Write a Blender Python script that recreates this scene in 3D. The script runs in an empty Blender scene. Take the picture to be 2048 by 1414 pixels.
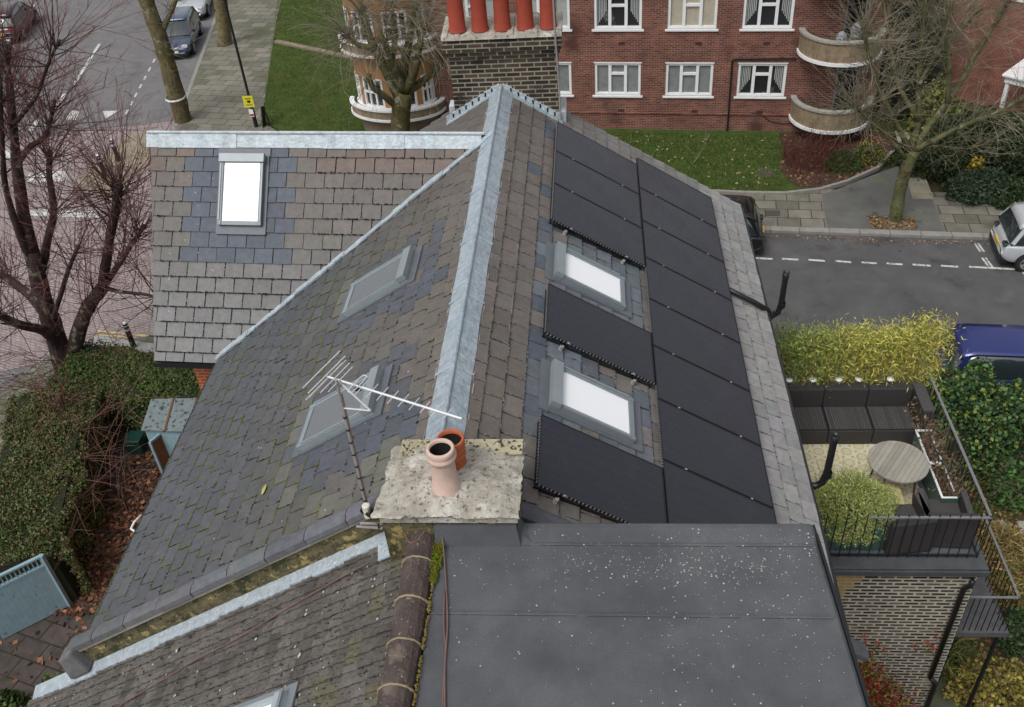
import bpy, math, random
import numpy as np
from mathutils import Vector, Matrix
V = Vector
rnd = random.Random(7)
sc = bpy.context.scene
COL = sc.collection
H = 10.5            # the roof frame's zero height above the street
# ---------------------------------------------------------------- camera
RX = V((0.99598478, 0.06110609, -0.06542454))
RD = V((-0.01260158, -0.62784172, -0.77823902))
RF_ = V((-0.0886314, 0.77593867, -0.62455077))
CAM = V((0.6832913, -16.3346037, 7.7103698 + H))
FPX = 1908.045
cd = bpy.data.cameras.new('camera'); cam = bpy.data.objects.new('camera', cd); COL.objects.link(cam)
cd.sensor_width = 36; cd.lens = FPX/2048*36; cd.clip_end = 600; cd.clip_start = .1
M3 = Matrix((RX, -RD, -RF_)).transposed()
cam.matrix_world = Matrix.Translation(CAM) @ M3.to_4x4()
sc.camera = cam
# ---------------------------------------------------------------- light: bright overcast
SUN_EL, SUN_AZ = math.radians(58), math.radians(215)
w = bpy.data.worlds.new('World'); sc.world = w; w.use_nodes = True
nt = w.node_tree; bg = nt.nodes['Background']
sky = nt.nodes.new('ShaderNodeTexSky'); sky.sky_type = 'NISHITA'; sky.sun_disc = False
sky.sun_elevation = SUN_EL; sky.sun_rotation = SUN_AZ; sky.air_density = 1.0; sky.dust_density = 4.0; sky.ozone_density = 1.0
hs = nt.nodes.new('ShaderNodeHueSaturation'); hs.inputs['Saturation'].default_value = .22
nt.links.new(sky.outputs[0], hs.inputs['Color']); nt.links.new(hs.outputs[0], bg.inputs[0]); bg.inputs[1].default_value = .12
sd = bpy.data.lights.new('sun', 'SUN'); sun = bpy.data.objects.new('sun', sd); COL.objects.link(sun)
sd.energy = .9; sd.angle = math.radians(24); sd.color = (1, .975, .94)
sv = V((math.sin(SUN_AZ)*math.cos(SUN_EL), math.cos(SUN_AZ)*math.cos(SUN_EL), math.sin(SUN_EL)))
sun.rotation_euler = sv.to_track_quat('Z', 'Y').to_euler()
sc.view_settings.view_transform = 'Standard'; sc.view_settings.look = 'None'
sc.view_settings.exposure = 0.46; sc.view_settings.gamma = 1
sc.cycles.max_bounces = 5; sc.cycles.use_denoising = True

# ---------------------------------------------------------------- measuring helpers
def ray(x, y): return RX*((x-1024)/FPX) + RD*((y-707)/FPX) + RF_
def hit(x, y, n, d):
    r = ray(x, y); n = V(n); return CAM + r*((d-n.dot(CAM))/n.dot(r))
def atZ(x, y, z=0.): return hit(x, y, (0,0,1), z)
def atY(x, y, v): return hit(x, y, (0,1,0), v)
def lerp(a, b, t): return a+(b-a)*t
def jit(c, a):
    k = 1+rnd.uniform(-a, a); return tuple(max(0, v*k*(1+rnd.uniform(-a, a)*.25)) for v in c[:3])

# ---------------------------------------------------------------- materials
MATS = {}
def mat(name, col=(.5,.5,.5), rough=.8, attr=False, var=.15, vs=3., bump=0., bs=40., metal=0., spec=.4, spots=(), coat=0., rvar=0., alpha=None, emis=None, sat=0.):
    m = bpy.data.materials.new(name); m.use_nodes = True; N = m.node_tree.nodes; L = m.node_tree.links
    b = N['Principled BSDF']; b.inputs['Roughness'].default_value = rough; b.inputs['Metallic'].default_value = metal
    b.inputs['Specular IOR Level'].default_value = spec
    if coat: b.inputs['Coat Weight'].default_value = coat; b.inputs['Coat Roughness'].default_value = .05
    tc = N.new('ShaderNodeTexCoord').outputs['Object']
    if attr:
        a = N.new('ShaderNodeAttribute'); a.attribute_name = 'Col'; c = a.outputs['Color']
    else:
        r = N.new('ShaderNodeRGB'); r.outputs[0].default_value = (*col, 1); c = r.outputs[0]
    if var:
        n = N.new('ShaderNodeTexNoise'); n.inputs['Scale'].default_value = vs; n.inputs['Detail'].default_value = 6; n.inputs['Roughness'].default_value = .65
        L.new(tc, n.inputs['Vector'])
        mr = N.new('ShaderNodeMapRange'); mr.inputs['From Min'].default_value = .25; mr.inputs['From Max'].default_value = .75
        mr.inputs['To Min'].default_value = 1-var; mr.inputs['To Max'].default_value = 1+var; L.new(n.outputs[0], mr.inputs[0])
        mx = N.new('ShaderNodeMix'); mx.data_type = 'RGBA'; mx.blend_type = 'MULTIPLY'; mx.inputs[0].default_value = 1
        L.new(c, mx.inputs[6]); L.new(mr.outputs[0], mx.inputs[7]); c = mx.outputs[2]
        if rvar:
            m2 = N.new('ShaderNodeMapRange'); m2.inputs['From Min'].default_value = .3; m2.inputs['From Max'].default_value = .7
            m2.inputs['To Min'].default_value = rough-rvar; m2.inputs['To Max'].default_value = rough+rvar
            L.new(n.outputs[0], m2.inputs[0]); L.new(m2.outputs[0], b.inputs['Roughness'])
    for i, (scol, ss, th, soft) in enumerate(spots):
        n = N.new('ShaderNodeTexNoise'); n.noise_dimensions = '4D'; n.inputs['W'].default_value = i*3.7+1
        n.inputs['Scale'].default_value = ss; n.inputs['Detail'].default_value = 5; n.inputs['Roughness'].default_value = .6
        L.new(tc, n.inputs['Vector'])
        mr = N.new('ShaderNodeMapRange'); mr.inputs['From Min'].default_value = th; mr.inputs['From Max'].default_value = th+soft
        L.new(n.outputs[0], mr.inputs[0])
        mx = N.new('ShaderNodeMix'); mx.data_type = 'RGBA'; L.new(mr.outputs[0], mx.inputs[0])
        L.new(c, mx.inputs[6]); mx.inputs[7].default_value = (*scol, 1); c = mx.outputs[2]
    L.new(c, b.inputs['Base Color'])
    if bump:
        n = N.new('ShaderNodeTexNoise'); n.inputs['Scale'].default_value = bs; n.inputs['Detail'].default_value = 5; L.new(tc, n.inputs['Vector'])
        bp = N.new('ShaderNodeBump'); bp.inputs['Strength'].default_value = bump; bp.inputs['Distance'].default_value = .02
        L.new(n.outputs[0], bp.inputs['Height']); L.new(bp.outputs[0], b.inputs['Normal'])
    if emis: b.inputs['Emission Color'].default_value = (*emis, 1); b.inputs['Emission Strength'].default_value = 1
    MATS[name] = m; return m
def brickmat(name, c1, c2, mo, bw=.225, rh=.075, ms=.01, rough=.9, var=.25, vs=1.2, rot=0., off=.5, stain=None, bias=0., msm=.1, vs2=None):
    m = bpy.data.materials.new(name); m.use_nodes = True; N = m.node_tree.nodes; L = m.node_tree.links
    b = N['Principled BSDF']; b.inputs['Roughness'].default_value = rough; b.inputs['Specular IOR Level'].default_value = .25
    t = N.new('ShaderNodeTexCoord'); mp = N.new('ShaderNodeMapping'); mp.inputs['Rotation'].default_value[2] = rot
    L.new(t.outputs['UV'], mp.inputs[0])
    k = N.new('ShaderNodeTexBrick'); L.new(mp.outputs[0], k.inputs['Vector']); k.offset = off
    k.inputs['Color1'].default_value = (*c1, 1); k.inputs['Color2'].default_value = (*c2, 1); k.inputs['Mortar'].default_value = (*mo, 1)
    k.inputs['Scale'].default_value = 1; k.inputs['Mortar Size'].default_value = ms; k.inputs['Brick Width'].default_value = bw; k.inputs['Row Height'].default_value = rh
    k.inputs['Bias'].default_value = bias; k.inputs['Mortar Smooth'].default_value = msm
    n = N.new('ShaderNodeTexNoise'); n.inputs['Scale'].default_value = vs; n.inputs['Detail'].default_value = 7; n.inputs['Roughness'].default_value = .7
    L.new(t.outputs['Object'], n.inputs['Vector'])
    mr = N.new('ShaderNodeMapRange'); mr.inputs['From Min'].default_value = .3; mr.inputs['From Max'].default_value = .7
    mr.inputs['To Min'].default_value = 1-var; mr.inputs['To Max'].default_value = 1+var; L.new(n.outputs[0], mr.inputs[0])
    mx = N.new('ShaderNodeMix'); mx.data_type = 'RGBA'; mx.blend_type = 'MULTIPLY'; mx.inputs[0].default_value = 1
    L.new(k.outputs[0], mx.inputs[6]); L.new(mr.outputs[0], mx.inputs[7]); c = mx.outputs[2]
    if stain:
        for (scol, ss, th, soft) in stain:
            n2 = N.new('ShaderNodeTexNoise'); n2.inputs['Scale'].default_value = ss; n2.inputs['Detail'].default_value = 6
            L.new(t.outputs['Object'], n2.inputs['Vector'])
            m2 = N.new('ShaderNodeMapRange'); m2.inputs['From Min'].default_value = th; m2.inputs['From Max'].default_value = th+soft; m2.inputs['To Max'].default_value = .85
            L.new(n2.outputs[0], m2.inputs[0])
            x2 = N.new('ShaderNodeMix'); x2.data_type = 'RGBA'; L.new(m2.outputs[0], x2.inputs[0]); L.new(c, x2.inputs[6]); x2.inputs[7].default_value = (*scol, 1); c = x2.outputs[2]
    L.new(c, b.inputs['Base Color'])
    bp = N.new('ShaderNodeBump'); bp.inputs['Strength'].default_value = .5; bp.inputs['Distance'].default_value = .01; bp.invert = True
    L.new(k.outputs['Fac'], bp.inputs['Height']); L.new(bp.outputs[0], b.inputs['Normal'])
    MATS[name] = m; return m
SLATE = mat('slate', attr=True, rough=.62, var=.22, vs=9, bump=.35, bs=30, spec=.35, spots=[((.36,.35,.32), 26, .69, .05)])
UNDER = mat('slate_underlay', (.035,.035,.034), .9)
LEAD = mat('lead', attr=True, rough=.5, var=.3, vs=9, bump=1., bs=20, spec=.5, metal=.15)
LEADX = mat('new_lead', (.36,.41,.45), rough=.5, var=.25, vs=14, bump=.9, bs=26, spec=.5, metal=.15, spots=[((.55,.6,.62), 18, .58, .08)])
GLASSW = mat('blind_behind_glass', (.86,.87,.88), .25, var=0, coat=1)
GLASSG = mat('grey_awning_glass', (.15,.16,.17), .5, var=.12, vs=40, coat=.25)
GREYMET = mat('grey_aluminium', (.22,.25,.27), .45, var=.06, spec=.5, metal=.3)
LIGHTMET = mat('pale_aluminium', (.42,.47,.49), .42, var=.08, metal=.35)
PANEL = mat('solar_cell', attr=True, rough=.26, var=.22, vs=1.3, spec=.45, rvar=.08, spots=[((.04,.04,.048), 1.6, .6, .3)])
BLACK = mat('black_metal', (.012,.012,.014), .45, var=.1)
BLACKP = mat('black_plastic', (.014,.015,.017), .38, var=.1)
CLIP = mat('white_clip', (.45,.45,.46), .5, var=0)
MOSS = mat('moss', attr=True, rough=1, var=.3, vs=30, spec=.1)
LEAF = mat('leaf', attr=True, rough=.6, var=.12, vs=2, spec=.3)
BARK = mat('bark', attr=True, rough=.95, var=.45, vs=4, bump=1., bs=14, spec=.1, spots=[((.2,.19,.13), 3.5, .57, .06), ((.045,.04,.022), 6, .58, .07)])
TWIG = mat('twig', attr=True, rough=.9, var=.1, spec=.15)
RENDER = mat('old_render', (.33,.305,.26), .95, var=.3, vs=5, bump=1., bs=30, spec=.15, spots=[((.5,.48,.43), 3, .5, .12), ((.13,.12,.1), 22, .56, .08), ((.1,.095,.08), 4, .62, .1)])
CREAM = mat('lichened_slab', (.4,.36,.24), .95, var=.25, vs=8, bump=1, bs=30, spots=[((.05,.045,.035), 16, .53, .05)])
MOSSWALL = mat('mossy_wall', (.11,.095,.05), 1, var=.5, vs=10, bump=1, bs=25, spots=[((.04,.042,.015), 5, .5, .08), ((.3,.23,.09), 8, .56, .06), ((.025,.022,.015), 18, .6, .05), ((.38,.34,.24), 20, .64, .04)])
COPING = mat('coping_stone', attr=True, rough=.8, var=.25, vs=10, bump=.4, bs=40, spots=[((.36,.36,.36), 30, .66, .05)])
MORTAR = mat('mortar', (.3,.28,.25), .95, bump=.5)
FELT = mat('roof_felt', (.088,.093,.101), .85, var=.3, vs=1.4, bump=.6, bs=120, spec=.3, spots=[((.112,.118,.124), 1.1, .5, .16), ((.066,.068,.072), 80, .54, .1), ((.06,.063,.067), .7, .52, .2), ((.14,.145,.15), 90, .66, .05)])
TILE = mat('old_concrete_tile', attr=True, rough=.95, var=.35, vs=14, bump=.9, bs=50, spec=.12, spots=[((.035,.033,.03), 22, .6, .05), ((.25,.24,.22), 34, .7, .04)])
RIDGET = mat('dark_ridge_tile', (.07,.052,.046), .85, var=.45, vs=5, bump=.9, bs=30, spots=[((.13,.105,.085), 4, .56, .08), ((.3,.28,.25), 26, .63, .04)])
SPOT = mat('pale_spots', attr=True, rough=.9, var=.1)
TERRA = mat('terracotta', (.5,.13,.05), .7, var=.15, vs=10)
REDPOT = mat('red_pot', (.3,.055,.03), .6, var=.2, vs=4)
BEIGEPOT = mat('beige_pot', (.52,.36,.28), .8, var=.12, vs=9, bump=.15)
SOOT = mat('soot', (.008,.008,.008), 1, var=0)
CABLE = mat('brown_cable', (.16,.09,.075), .6, var=.1)
GALV = mat('galvanised', (.38,.36,.35), .45, var=.15, vs=30, metal=.4)
ALU = mat('aerial_aluminium', (.62,.63,.64), .4, var=.05, metal=.3)
WHITEP = mat('white_paint', (.74,.75,.75), .5, var=.06)
PLASTW = mat('ivory_plastic', (.62,.6,.5), .5, var=.1)
RED_BR = brickmat('red_brick', (.235,.075,.045), (.095,.034,.027), (.22,.17,.145), ms=.01, var=.3, vs=.9, stain=[((.07,.03,.025), .7, .6, .12)])
ORANGE_BR = brickmat('orange_brick', (.42,.1,.035), (.35,.085,.03), (.42,.25,.17), ms=.012, var=.15)
ORANGE_BR2 = brickmat('warm_red_brick', (.26,.085,.055), (.17,.06,.045), (.22,.16,.13), ms=.01, var=.3)
STOCK_DARK = brickmat('sooty_stock_brick', (.018,.016,.014), (.075,.055,.035), (.25,.23,.185), ms=.012, var=.3, rh=.085, bw=.26, vs=3, stain=[((.02,.018,.016), 2.2, .56, .12)])
STOCK = brickmat('repointed_stock_brick', (.02,.02,.02), (.2,.17,.13), (.4,.37,.31), ms=.022, rh=.088, bw=.26, var=.2, vs=2.5, bias=-.35, stain=[((.3,.27,.2), 1.3, .6, .1)])
YSTOCK = brickmat('yellow_stock_brick', (.34,.23,.09), (.28,.19,.09), (.38,.32,.22), ms=.012, rh=.085, bw=.24)
BALC_BR = brickmat('brown_balcony_brick', (.28,.21,.13), (.2,.15,.095), (.24,.2,.15), bw=.11, rh=.3, ms=.01, var=.35, vs=2)
OCHRE = mat('ochre_render', (.36,.19,.08), .85, var=.25, vs=1.5)
DKBASE = mat('brown_render', (.17,.12,.09), .9, var=.3, vs=2)
ASPH = mat('asphalt', (.155,.148,.15), .9, var=.2, vs=.6, bump=.4, bs=90, spec=.25, spots=[((.115,.11,.112), .7, .56, .1), ((.2,.19,.19), 2.5, .6, .1), ((.09,.088,.09), 1.3, .66, .06)])
ASPHD = mat('asphalt_side', (.088,.087,.089), .9, var=.25, vs=.8, bump=.4, bs=90, spec=.25, spots=[((.06,.058,.058), .8, .56, .12), ((.115,.113,.113), .5, .58, .12), ((.15,.15,.15), 55, .66, .05), ((.04,.038,.036), 3, .68, .04)])
BLOCK = brickmat('pinkish_block_paving', (.34,.275,.27), (.27,.225,.22), (.15,.13,.125), bw=.22, rh=.11, ms=.012, var=.2, rot=.35)
SLABS = brickmat('pavement_slabs', (.2,.185,.155), (.125,.12,.098), (.05,.046,.035), bw=.8, rh=.6, ms=.018, var=.25, rot=math.radians(6.3), stain=[((.09,.095,.06), .8, .56, .15)], vs=1.5)
SLABS2 = brickmat('street_slabs', (.215,.2,.165), (.12,.12,.09), (.05,.048,.036), bw=.9, rh=.6, ms=.018, var=.22, rot=math.radians(10), stain=[((.09,.1,.05), .5, .55, .15)], vs=1.5)
KERB = mat('kerb_stone', (.24,.23,.21), .9, var=.2, vs=4, bump=.3)
TARMAC = mat('patched_tarmac', (.112,.112,.105), .9, var=.25, vs=1.2, bump=.3, bs=80, spots=[((.12,.135,.085), .9, .54, .1), ((.07,.07,.066), 1.6, .6, .06)])
PAINT = mat('road_paint', (.52,.52,.5), .8, var=.2, vs=9, spots=[((.16,.16,.16), 7, .54, .08)])
YPAINT = mat('yellow_road_paint', (.5,.4,.2), .8, var=.2)
GRASSG = mat('turf', (.05,.075,.018), 1, var=.4, vs=2.2, bump=.8, bs=35, spec=.1, spots=[((.09,.08,.025), 1.2, .57, .15), ((.02,.05,.008), 3, .6, .1)])
SOIL = mat('soil', (.06,.04,.03), 1, var=.4, vs=3, bump=1, bs=20, spec=.1, spots=[((.12,.06,.035), 5, .58, .1)])
GARDEN = mat('garden_floor', (.05,.045,.02), 1, var=.5, vs=2, bump=1, bs=18, spec=.1, spots=[((.03,.06,.012), 1.5, .52, .1), ((.13,.07,.03), 5, .6, .06)])
YARD = brickmat('yard_paving', (.085,.068,.06), (.06,.05,.045), (.03,.025,.02), bw=.7, rh=.5, ms=.02, var=.35, stain=[((.035,.035,.02), 1.4, .55, .12)], vs=2.5, rot=.3)
BLUEW = mat('pale_blue_paint', (.22,.34,.39), .7, var=.12, vs=5, spots=[((.1,.13,.13), 8, .62, .06)])
WOOD = mat('brown_timber', (.13,.06,.025), .8, var=.25, vs=8)
TABLEW = mat('weathered_timber', attr=True, rough=.8, var=.12, vs=6)
WICKER = mat('dark_wicker', (.045,.042,.042), .6, var=.25, vs=60, bump=1, bs=110, spec=.4)
WICKT = mat('worn_wicker', (.075,.07,.07), .6, var=.35, vs=40, bump=1, bs=110, spec=.4)
SEATM = mat('woven_seat', attr=True, rough=.6, var=.35, vs=50, bump=1, bs=110, spec=.4)
PGREEN = mat('dark_green_planter', (.05,.1,.085), .45, var=.15)
PAVE_DK = mat('lead_ledge', (.06,.066,.072), .7, var=.3, vs=4, bump=.4)
LACE = mat('twig_net', (.5,.5,.5), .7)
CONC = mat('bleached_concrete', (.3,.29,.26), .9, var=.2, vs=5, bump=.4)
RUBBER = mat('tyre', (.02,.02,.02), .85, var=.1)
RIM = mat('alloy', (.4,.4,.41), .35, metal=.6, var=0)
CARGL = mat('car_glass', (.02,.03,.034), .08, var=0, spec=.8, coat=1)
LAMPR = mat('rear_lamp', (.35,.01,.012), .2, var=0, coat=1)
LAMPW = mat('head_lamp', (.55,.57,.6), .15, var=0, coat=1)
PLATEY = mat('yellow_plate', (.6,.38,.02), .4, var=0)
PLATEW = mat('white_plate', (.65,.65,.63), .4, var=0)
NETC = mat('net_curtain', (.36,.38,.37), .3, var=.12, vs=8, coat=.6)
NETC2 = mat('cream_blind', (.42,.38,.3), .4, var=.15, vs=5, coat=.6)
NETC3 = mat('dim_net_curtain', (.2,.215,.22), .3, var=.25, vs=4, coat=.8)
DARKGL = mat('dark_window_glass', (.02,.022,.025), .1, var=0, coat=1, spots=[((.22,.22,.22), 1.6, .6, .1)])
SIGNY = mat('yellow_sign', (.62,.56,.03), .5, var=.05)

# ---------------------------------------------------------------- mesh builder
ORG = {}
class MB:
    def __init__(s): s.v = []; s.f = []; s.c = []; s.T = None; s.bulkv = []; s.bulkc = []
    def V_(s, p):
        p = V(p); 
        if s.T is not None: p = s.T @ p
        s.v.append(p[:]); return len(s.v)-1
    def face(s, pts, col=(.5,.5,.5)):
        s.f.append([s.V_(p) for p in pts]); s.c.append(col)
    def fi(s, idx, col=(.5,.5,.5)): s.f.append(list(idx)); s.c.append(col)
    def hexa(s, b, t, col=(.5,.5,.5), bottom=True):
        i = [s.V_(p) for p in b]+[s.V_(p) for p in t]; n = len(b)
        for k in range(n): s.fi((i[k], i[(k+1)%n], i[n+(k+1)%n], i[n+k]), col)
        s.fi(i[n:], col)
        if bottom: s.fi(i[:n][::-1], col)
    def box(s, x0, x1, y0, y1, z0, z1, col=(.5,.5,.5)):
        s.hexa([(x0,y0,z0),(x1,y0,z0),(x1,y1,z0),(x0,y1,z0)], [(x0,y0,z1),(x1,y0,z1),(x1,y1,z1),(x0,y1,z1)], col)
    def prism(s, poly, z0, z1, col=(.5,.5,.5)):
        s.hexa([(p[0],p[1],z0) for p in poly], [(p[0],p[1],z1) for p in poly], col)
    def bar(s, a, b, w, h, col=(.5,.5,.5), up=(0,0,1)):
        a = V(a); b = V(b); d = (b-a).normalized(); u = V(up)
        if abs(d.dot(u)) > .99: u = V((0,1,0))
        x = d.cross(u).normalized()*(w/2); y = x.cross(d).normalized()*(h/2)
        s.hexa([a-x-y, a+x-y, a+x+y, a-x+y], [b-x-y, b+x-y, b+x+y, b-x+y], col)
    def tube(s, pts, r, n=6, col=(.5,.5,.5), cap=True, cols=None):
        pts = [V(p) for p in pts]; m = len(pts)
        if not isinstance(r, (list, tuple)): r = [r]*m
        rings = []; px = None
        for k, p in enumerate(pts):
            d = (pts[min(k+1, m-1)]-pts[max(k-1, 0)])
            if d.length < 1e-7: d = V((0,0,1))
            d.normalize()
            if px is None:
                x = d.cross(V((0,0,1)) if abs(d.z) < .9 else V((0,1,0))).normalized()
            else:
                x = (px-d*px.dot(d))
                x = x.normalized() if x.length > 1e-6 else d.orthogonal().normalized()
            px = x; y = d.cross(x)
            rings.append([s.V_(p+x*(r[k]*math.cos(2*math.pi*i/n))+y*(r[k]*math.sin(2*math.pi*i/n))) for i in range(n)])
        for k in range(m-1):
            c = cols[k] if cols else col
            for i in range(n): s.fi((rings[k][i], rings[k][(i+1)%n], rings[k+1][(i+1)%n], rings[k+1][i]), c)
        if cap: s.fi(rings[0][::-1], col); s.fi(rings[-1], cols[-1] if cols else col)
    def lathe(s, prof, c=(0,0,0), n=24, col=(.5,.5,.5), capb=False, capt=False, a0=0, a1=2*math.pi):
        c = V(c); full = abs(a1-a0-2*math.pi) < 1e-6; k = n if full else n+1; rings = []
        for r, z in prof: rings.append([s.V_(c+V((r*math.cos(a0+(a1-a0)*i/n), r*math.sin(a0+(a1-a0)*i/n), z))) for i in range(k)])
        for a in range(len(prof)-1):
            for i in range(n): s.fi((rings[a][i], rings[a][(i+1)%k], rings[a+1][(i+1)%k], rings[a+1][i]), col)
        if capb: s.fi(rings[0][::-1], col)
        if capt: s.fi(rings[-1], col)
    def bulk(s, P, C):      # P (n,4,3) quads, C (n,3)
        s.bulkv.append(np.asarray(P, float)); s.bulkc.append(np.asarray(C, float))
    def build(s, name, m, parent=None, smooth=False, bevel=0., local=False, subsurf=0):
        me = bpy.data.meshes.new(name); verts = np.array(s.v, float).reshape(-1, 3); nf = len(s.f)
        ll = np.array([len(f) for f in s.f], int); lv = np.array([i for f in s.f for i in f], int); cc = np.array(s.c, float).reshape(-1, 3)
        if s.bulkv:
            P = np.concatenate(s.bulkv); C = np.concatenate(s.bulkc); k = len(verts)
            verts = np.concatenate([verts, P.reshape(-1, 3)]); ll = np.concatenate([ll, np.full(len(P), 4)]); lv = np.concatenate([lv, k+np.arange(len(P)*4)]); cc = np.concatenate([cc, C])
        o0 = np.zeros(3)
        if parent is not None and not local: o0 = np.array(ORG.get(parent.name, (0,0,0)))
        uvv = verts.copy(); verts = verts-o0
        me.vertices.add(len(verts)); me.vertices.foreach_set('co', verts.ravel().astype('f'))
        me.loops.add(len(lv)); me.loops.foreach_set('vertex_index', lv.astype('i'))
        ls = np.concatenate([[0], np.cumsum(ll)[:-1]])
        me.polygons.add(len(ll)); me.polygons.foreach_set('loop_start', ls.astype('i')); me.polygons.foreach_set('loop_total', ll.astype('i'))
        me.update(calc_edges=True)
        me.polygons.foreach_set('use_smooth', [bool(smooth)]*len(me.polygons))
        if len(me.polygons) == len(ll):
            at = me.color_attributes.new('Col', 'FLOAT_COLOR', 'CORNER')
            rgba = np.ones((len(lv), 4), 'f'); rgba[:, :3] = np.repeat(cc, ll, axis=0); at.data.foreach_set('color', rgba.ravel())
            if not s.bulkv:
                nr = np.zeros((len(ll), 3), 'f'); me.polygons.foreach_get('normal', nr_ := np.zeros(len(ll)*3, 'f')); nr = nr_.reshape(-1, 3)
                t = np.cross(np.array([0,0,1.]), nr); tl = np.linalg.norm(t, axis=1); flat = np.abs(nr[:, 2]) > .9
                t = t/np.maximum(tl, 1e-6)[:, None]; t[flat] = (1,0,0)
                b = np.cross(nr, t); b[~flat] = (0,0,1); b[flat] = (0,1,0)
                co = uvv[lv]; tt = np.repeat(t, ll, axis=0); bb = np.repeat(b, ll, axis=0)
                uv = np.stack([(co*tt).sum(1), (co*bb).sum(1)], 1).astype('f')
                me.uv_layers.new(name='UVMap').data.foreach_set('uv', uv.ravel())
        me.materials.append(m); o = bpy.data.objects.new(name, me); COL.objects.link(o)
        ORG[o.name] = tuple(o0)
        if parent is not None: o.parent = parent
        if bevel:
            b = o.modifiers.new('bevel', 'BEVEL'); b.width = bevel; b.segments = 2; b.limit_method = 'ANGLE'
        if subsurf:
            b = o.modifiers.new('sub', 'SUBSURF'); b.levels = subsurf; b.render_levels = subsurf
        return o
def tag(o, label=None, cat=None, group=None, kind=None):
    if label: o['label'] = label
    if cat: o['category'] = cat
    if group: o['group'] = group
    if kind: o['kind'] = kind
    return o
def thing(name, loc, label, cat, group=None, rz=0.):
    o = bpy.data.objects.new(name, None); COL.objects.link(o); o.location = loc; o.rotation_euler = (0, 0, rz); o.empty_display_size = .2
    ORG[o.name] = tuple(loc); return tag(o, label, cat, group)
def copy_tree(o, parent=None):
    c = o.copy(); COL.objects.link(c); ORG[c.name] = ORG.get(o.name, (0,0,0))
    if parent is not None: c.parent = parent
    for ch in o.children: copy_tree(ch, c)
    return c
def struct(name, mb, m, **k):
    o = mb.build(name, m, **k); o['kind'] = 'structure'; return o
def clip(poly, cp):      # convex clip (2-D), cp counter-clockwise
    for i in range(len(cp)):
        a = cp[i]; b = cp[(i+1) % len(cp)]; out = []
        f = lambda p: (b[0]-a[0])*(p[1]-a[1])-(b[1]-a[1])*(p[0]-a[0])
        for j in range(len(poly)):
            p = poly[j]; q = poly[(j+1) % len(poly)]; fp = f(p); fq = f(q)
            if fp >= 0: out.append(p)
            if (fp >= 0) != (fq >= 0): t = fp/(fp-fq); out.append((p[0]+(q[0]-p[0])*t, p[1]+(q[1]-p[1])*t))
        poly = out
        if len(poly) < 3: return []
    return poly
def ccw(p):
    a = sum(p[i][0]*p[(i+1) % len(p)][1]-p[(i+1) % len(p)][0]*p[i][1] for i in range(len(p)))
    return p if a > 0 else p[::-1]
def slates(mb, fn, u0, u1, v0, v1, polys, colfn, W=.35, E=.268, gap=.015, th=.012, holes=(), joints=None):
    """fn(u, v, h) -> world point; u runs down the slope, v along it"""
    r = 0; u = u0
    while u < u1:
        v = v0-(W/2 if r % 2 else 0)-rnd.uniform(0, .02)
        while v < v1:
            wv = W*rnd.uniform(.985, 1.01); g = gap*rnd.uniform(.5, 1.3)
            du = rnd.uniform(-.006, .006); tilt = rnd.uniform(-.0015, .0015)
            q = [(u+du*.3, v+g/2), (u+E+.012+du, v+g/2+rnd.uniform(-.003, .003)), (u+E+.012+du, v+wv-g/2+rnd.uniform(-.003, .003)), (u+du*.3, v+wv-g/2)]
            cu, cv = u+E/2, v+wv/2
            if not any(h[0] < cu < h[1] and h[2] < cv < h[3] for h in holes):
                for cp in polys:
                    p = clip(ccw(q), ccw(list(cp)))
                    if len(p) >= 3:
                        lift = rnd.uniform(0, .004)
                        hh = lambda a: .004+.024*(a[0]-u)/E+lift+tilt*(a[1]-cv)*10
                        mb.hexa([fn(a[0], a[1], hh(a)-th) for a in p], [fn(a[0], a[1], hh(a)) for a in p], colfn(cu, cv), bottom=False)
                        if joints is not None: joints.append((u+E, cv, v))
            v += wv
        u += E; r += 1
# ================================================================= SETTING: ground, roads, pavements
th = .56084; CT, ST = math.cos(th), math.sin(th)
aL = math.radians(31.5); CL, SL = math.cos(aL), math.sin(aL)
ZR = H+.5; XR = -1.02
KD = V((.9940, -.1096, 0)); KN = V((.1096, .9940, 0))     # along / across the side street
K0 = V((6.81, 12.98, 0))
def kp(s, o=0, z=0): p = K0+KD*s+KN*o; return (p.x, p.y, z)
def sheet(name, poly, z, m, thick=None, kind='structure'):
    b = MB()
    if thick: b.prism(poly, z-thick, z)
    else: b.face([(p[0], p[1], z) for p in poly])
    return struct(name, b, m)
def A(pts, z=0): return [tuple(atZ(x, y, z))[:2] for x, y in pts]
b = MB(); b.face([(-220,-220,-.02), (260,-220,-.02), (260,260,-.02), (-220,260,-.02)]); struct('ground', b, GARDEN)
# main street on the left, running away
MD = V((.178, -.984, 0)).normalized()   # toward the camera
def mp_(s, o): p = V((-18.6, 25.0, 0))-MD*s+V((MD.y, -MD.x, 0))*-o*1.0; return (p.x, p.y)
ML = V((-.984, -.178, 0)).normalized()
def ms(s, o): p = V((-18.6, 25.0, 0))-MD*s+ML*o; return (p.x, p.y)
sheet('road', [ms(90, 0), ms(-60, 0), ms(-60, 16), ms(90, 16)], .0, ASPH)
sheet('side_road', [kp(-24, 0)[:2], kp(120, 0)[:2], kp(120, -9.4)[:2], kp(-26.5, -9.4)[:2]], .003, ASPHD)
tb = [ms(-1.2, -.1), ms(-1.2, 16), ms(-19.5, 16), ms(-19.5, 5.3), (-14.0, 7.2), kp(-18.5, -6.8)[:2], kp(-18.5, 0)[:2], (-15.2, 16.2), (-17.9, 20)]
b = MB(); b.face([(p[0], p[1], .008) for p in tb]); struct('raised_block_paving', b, BLOCK)
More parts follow.
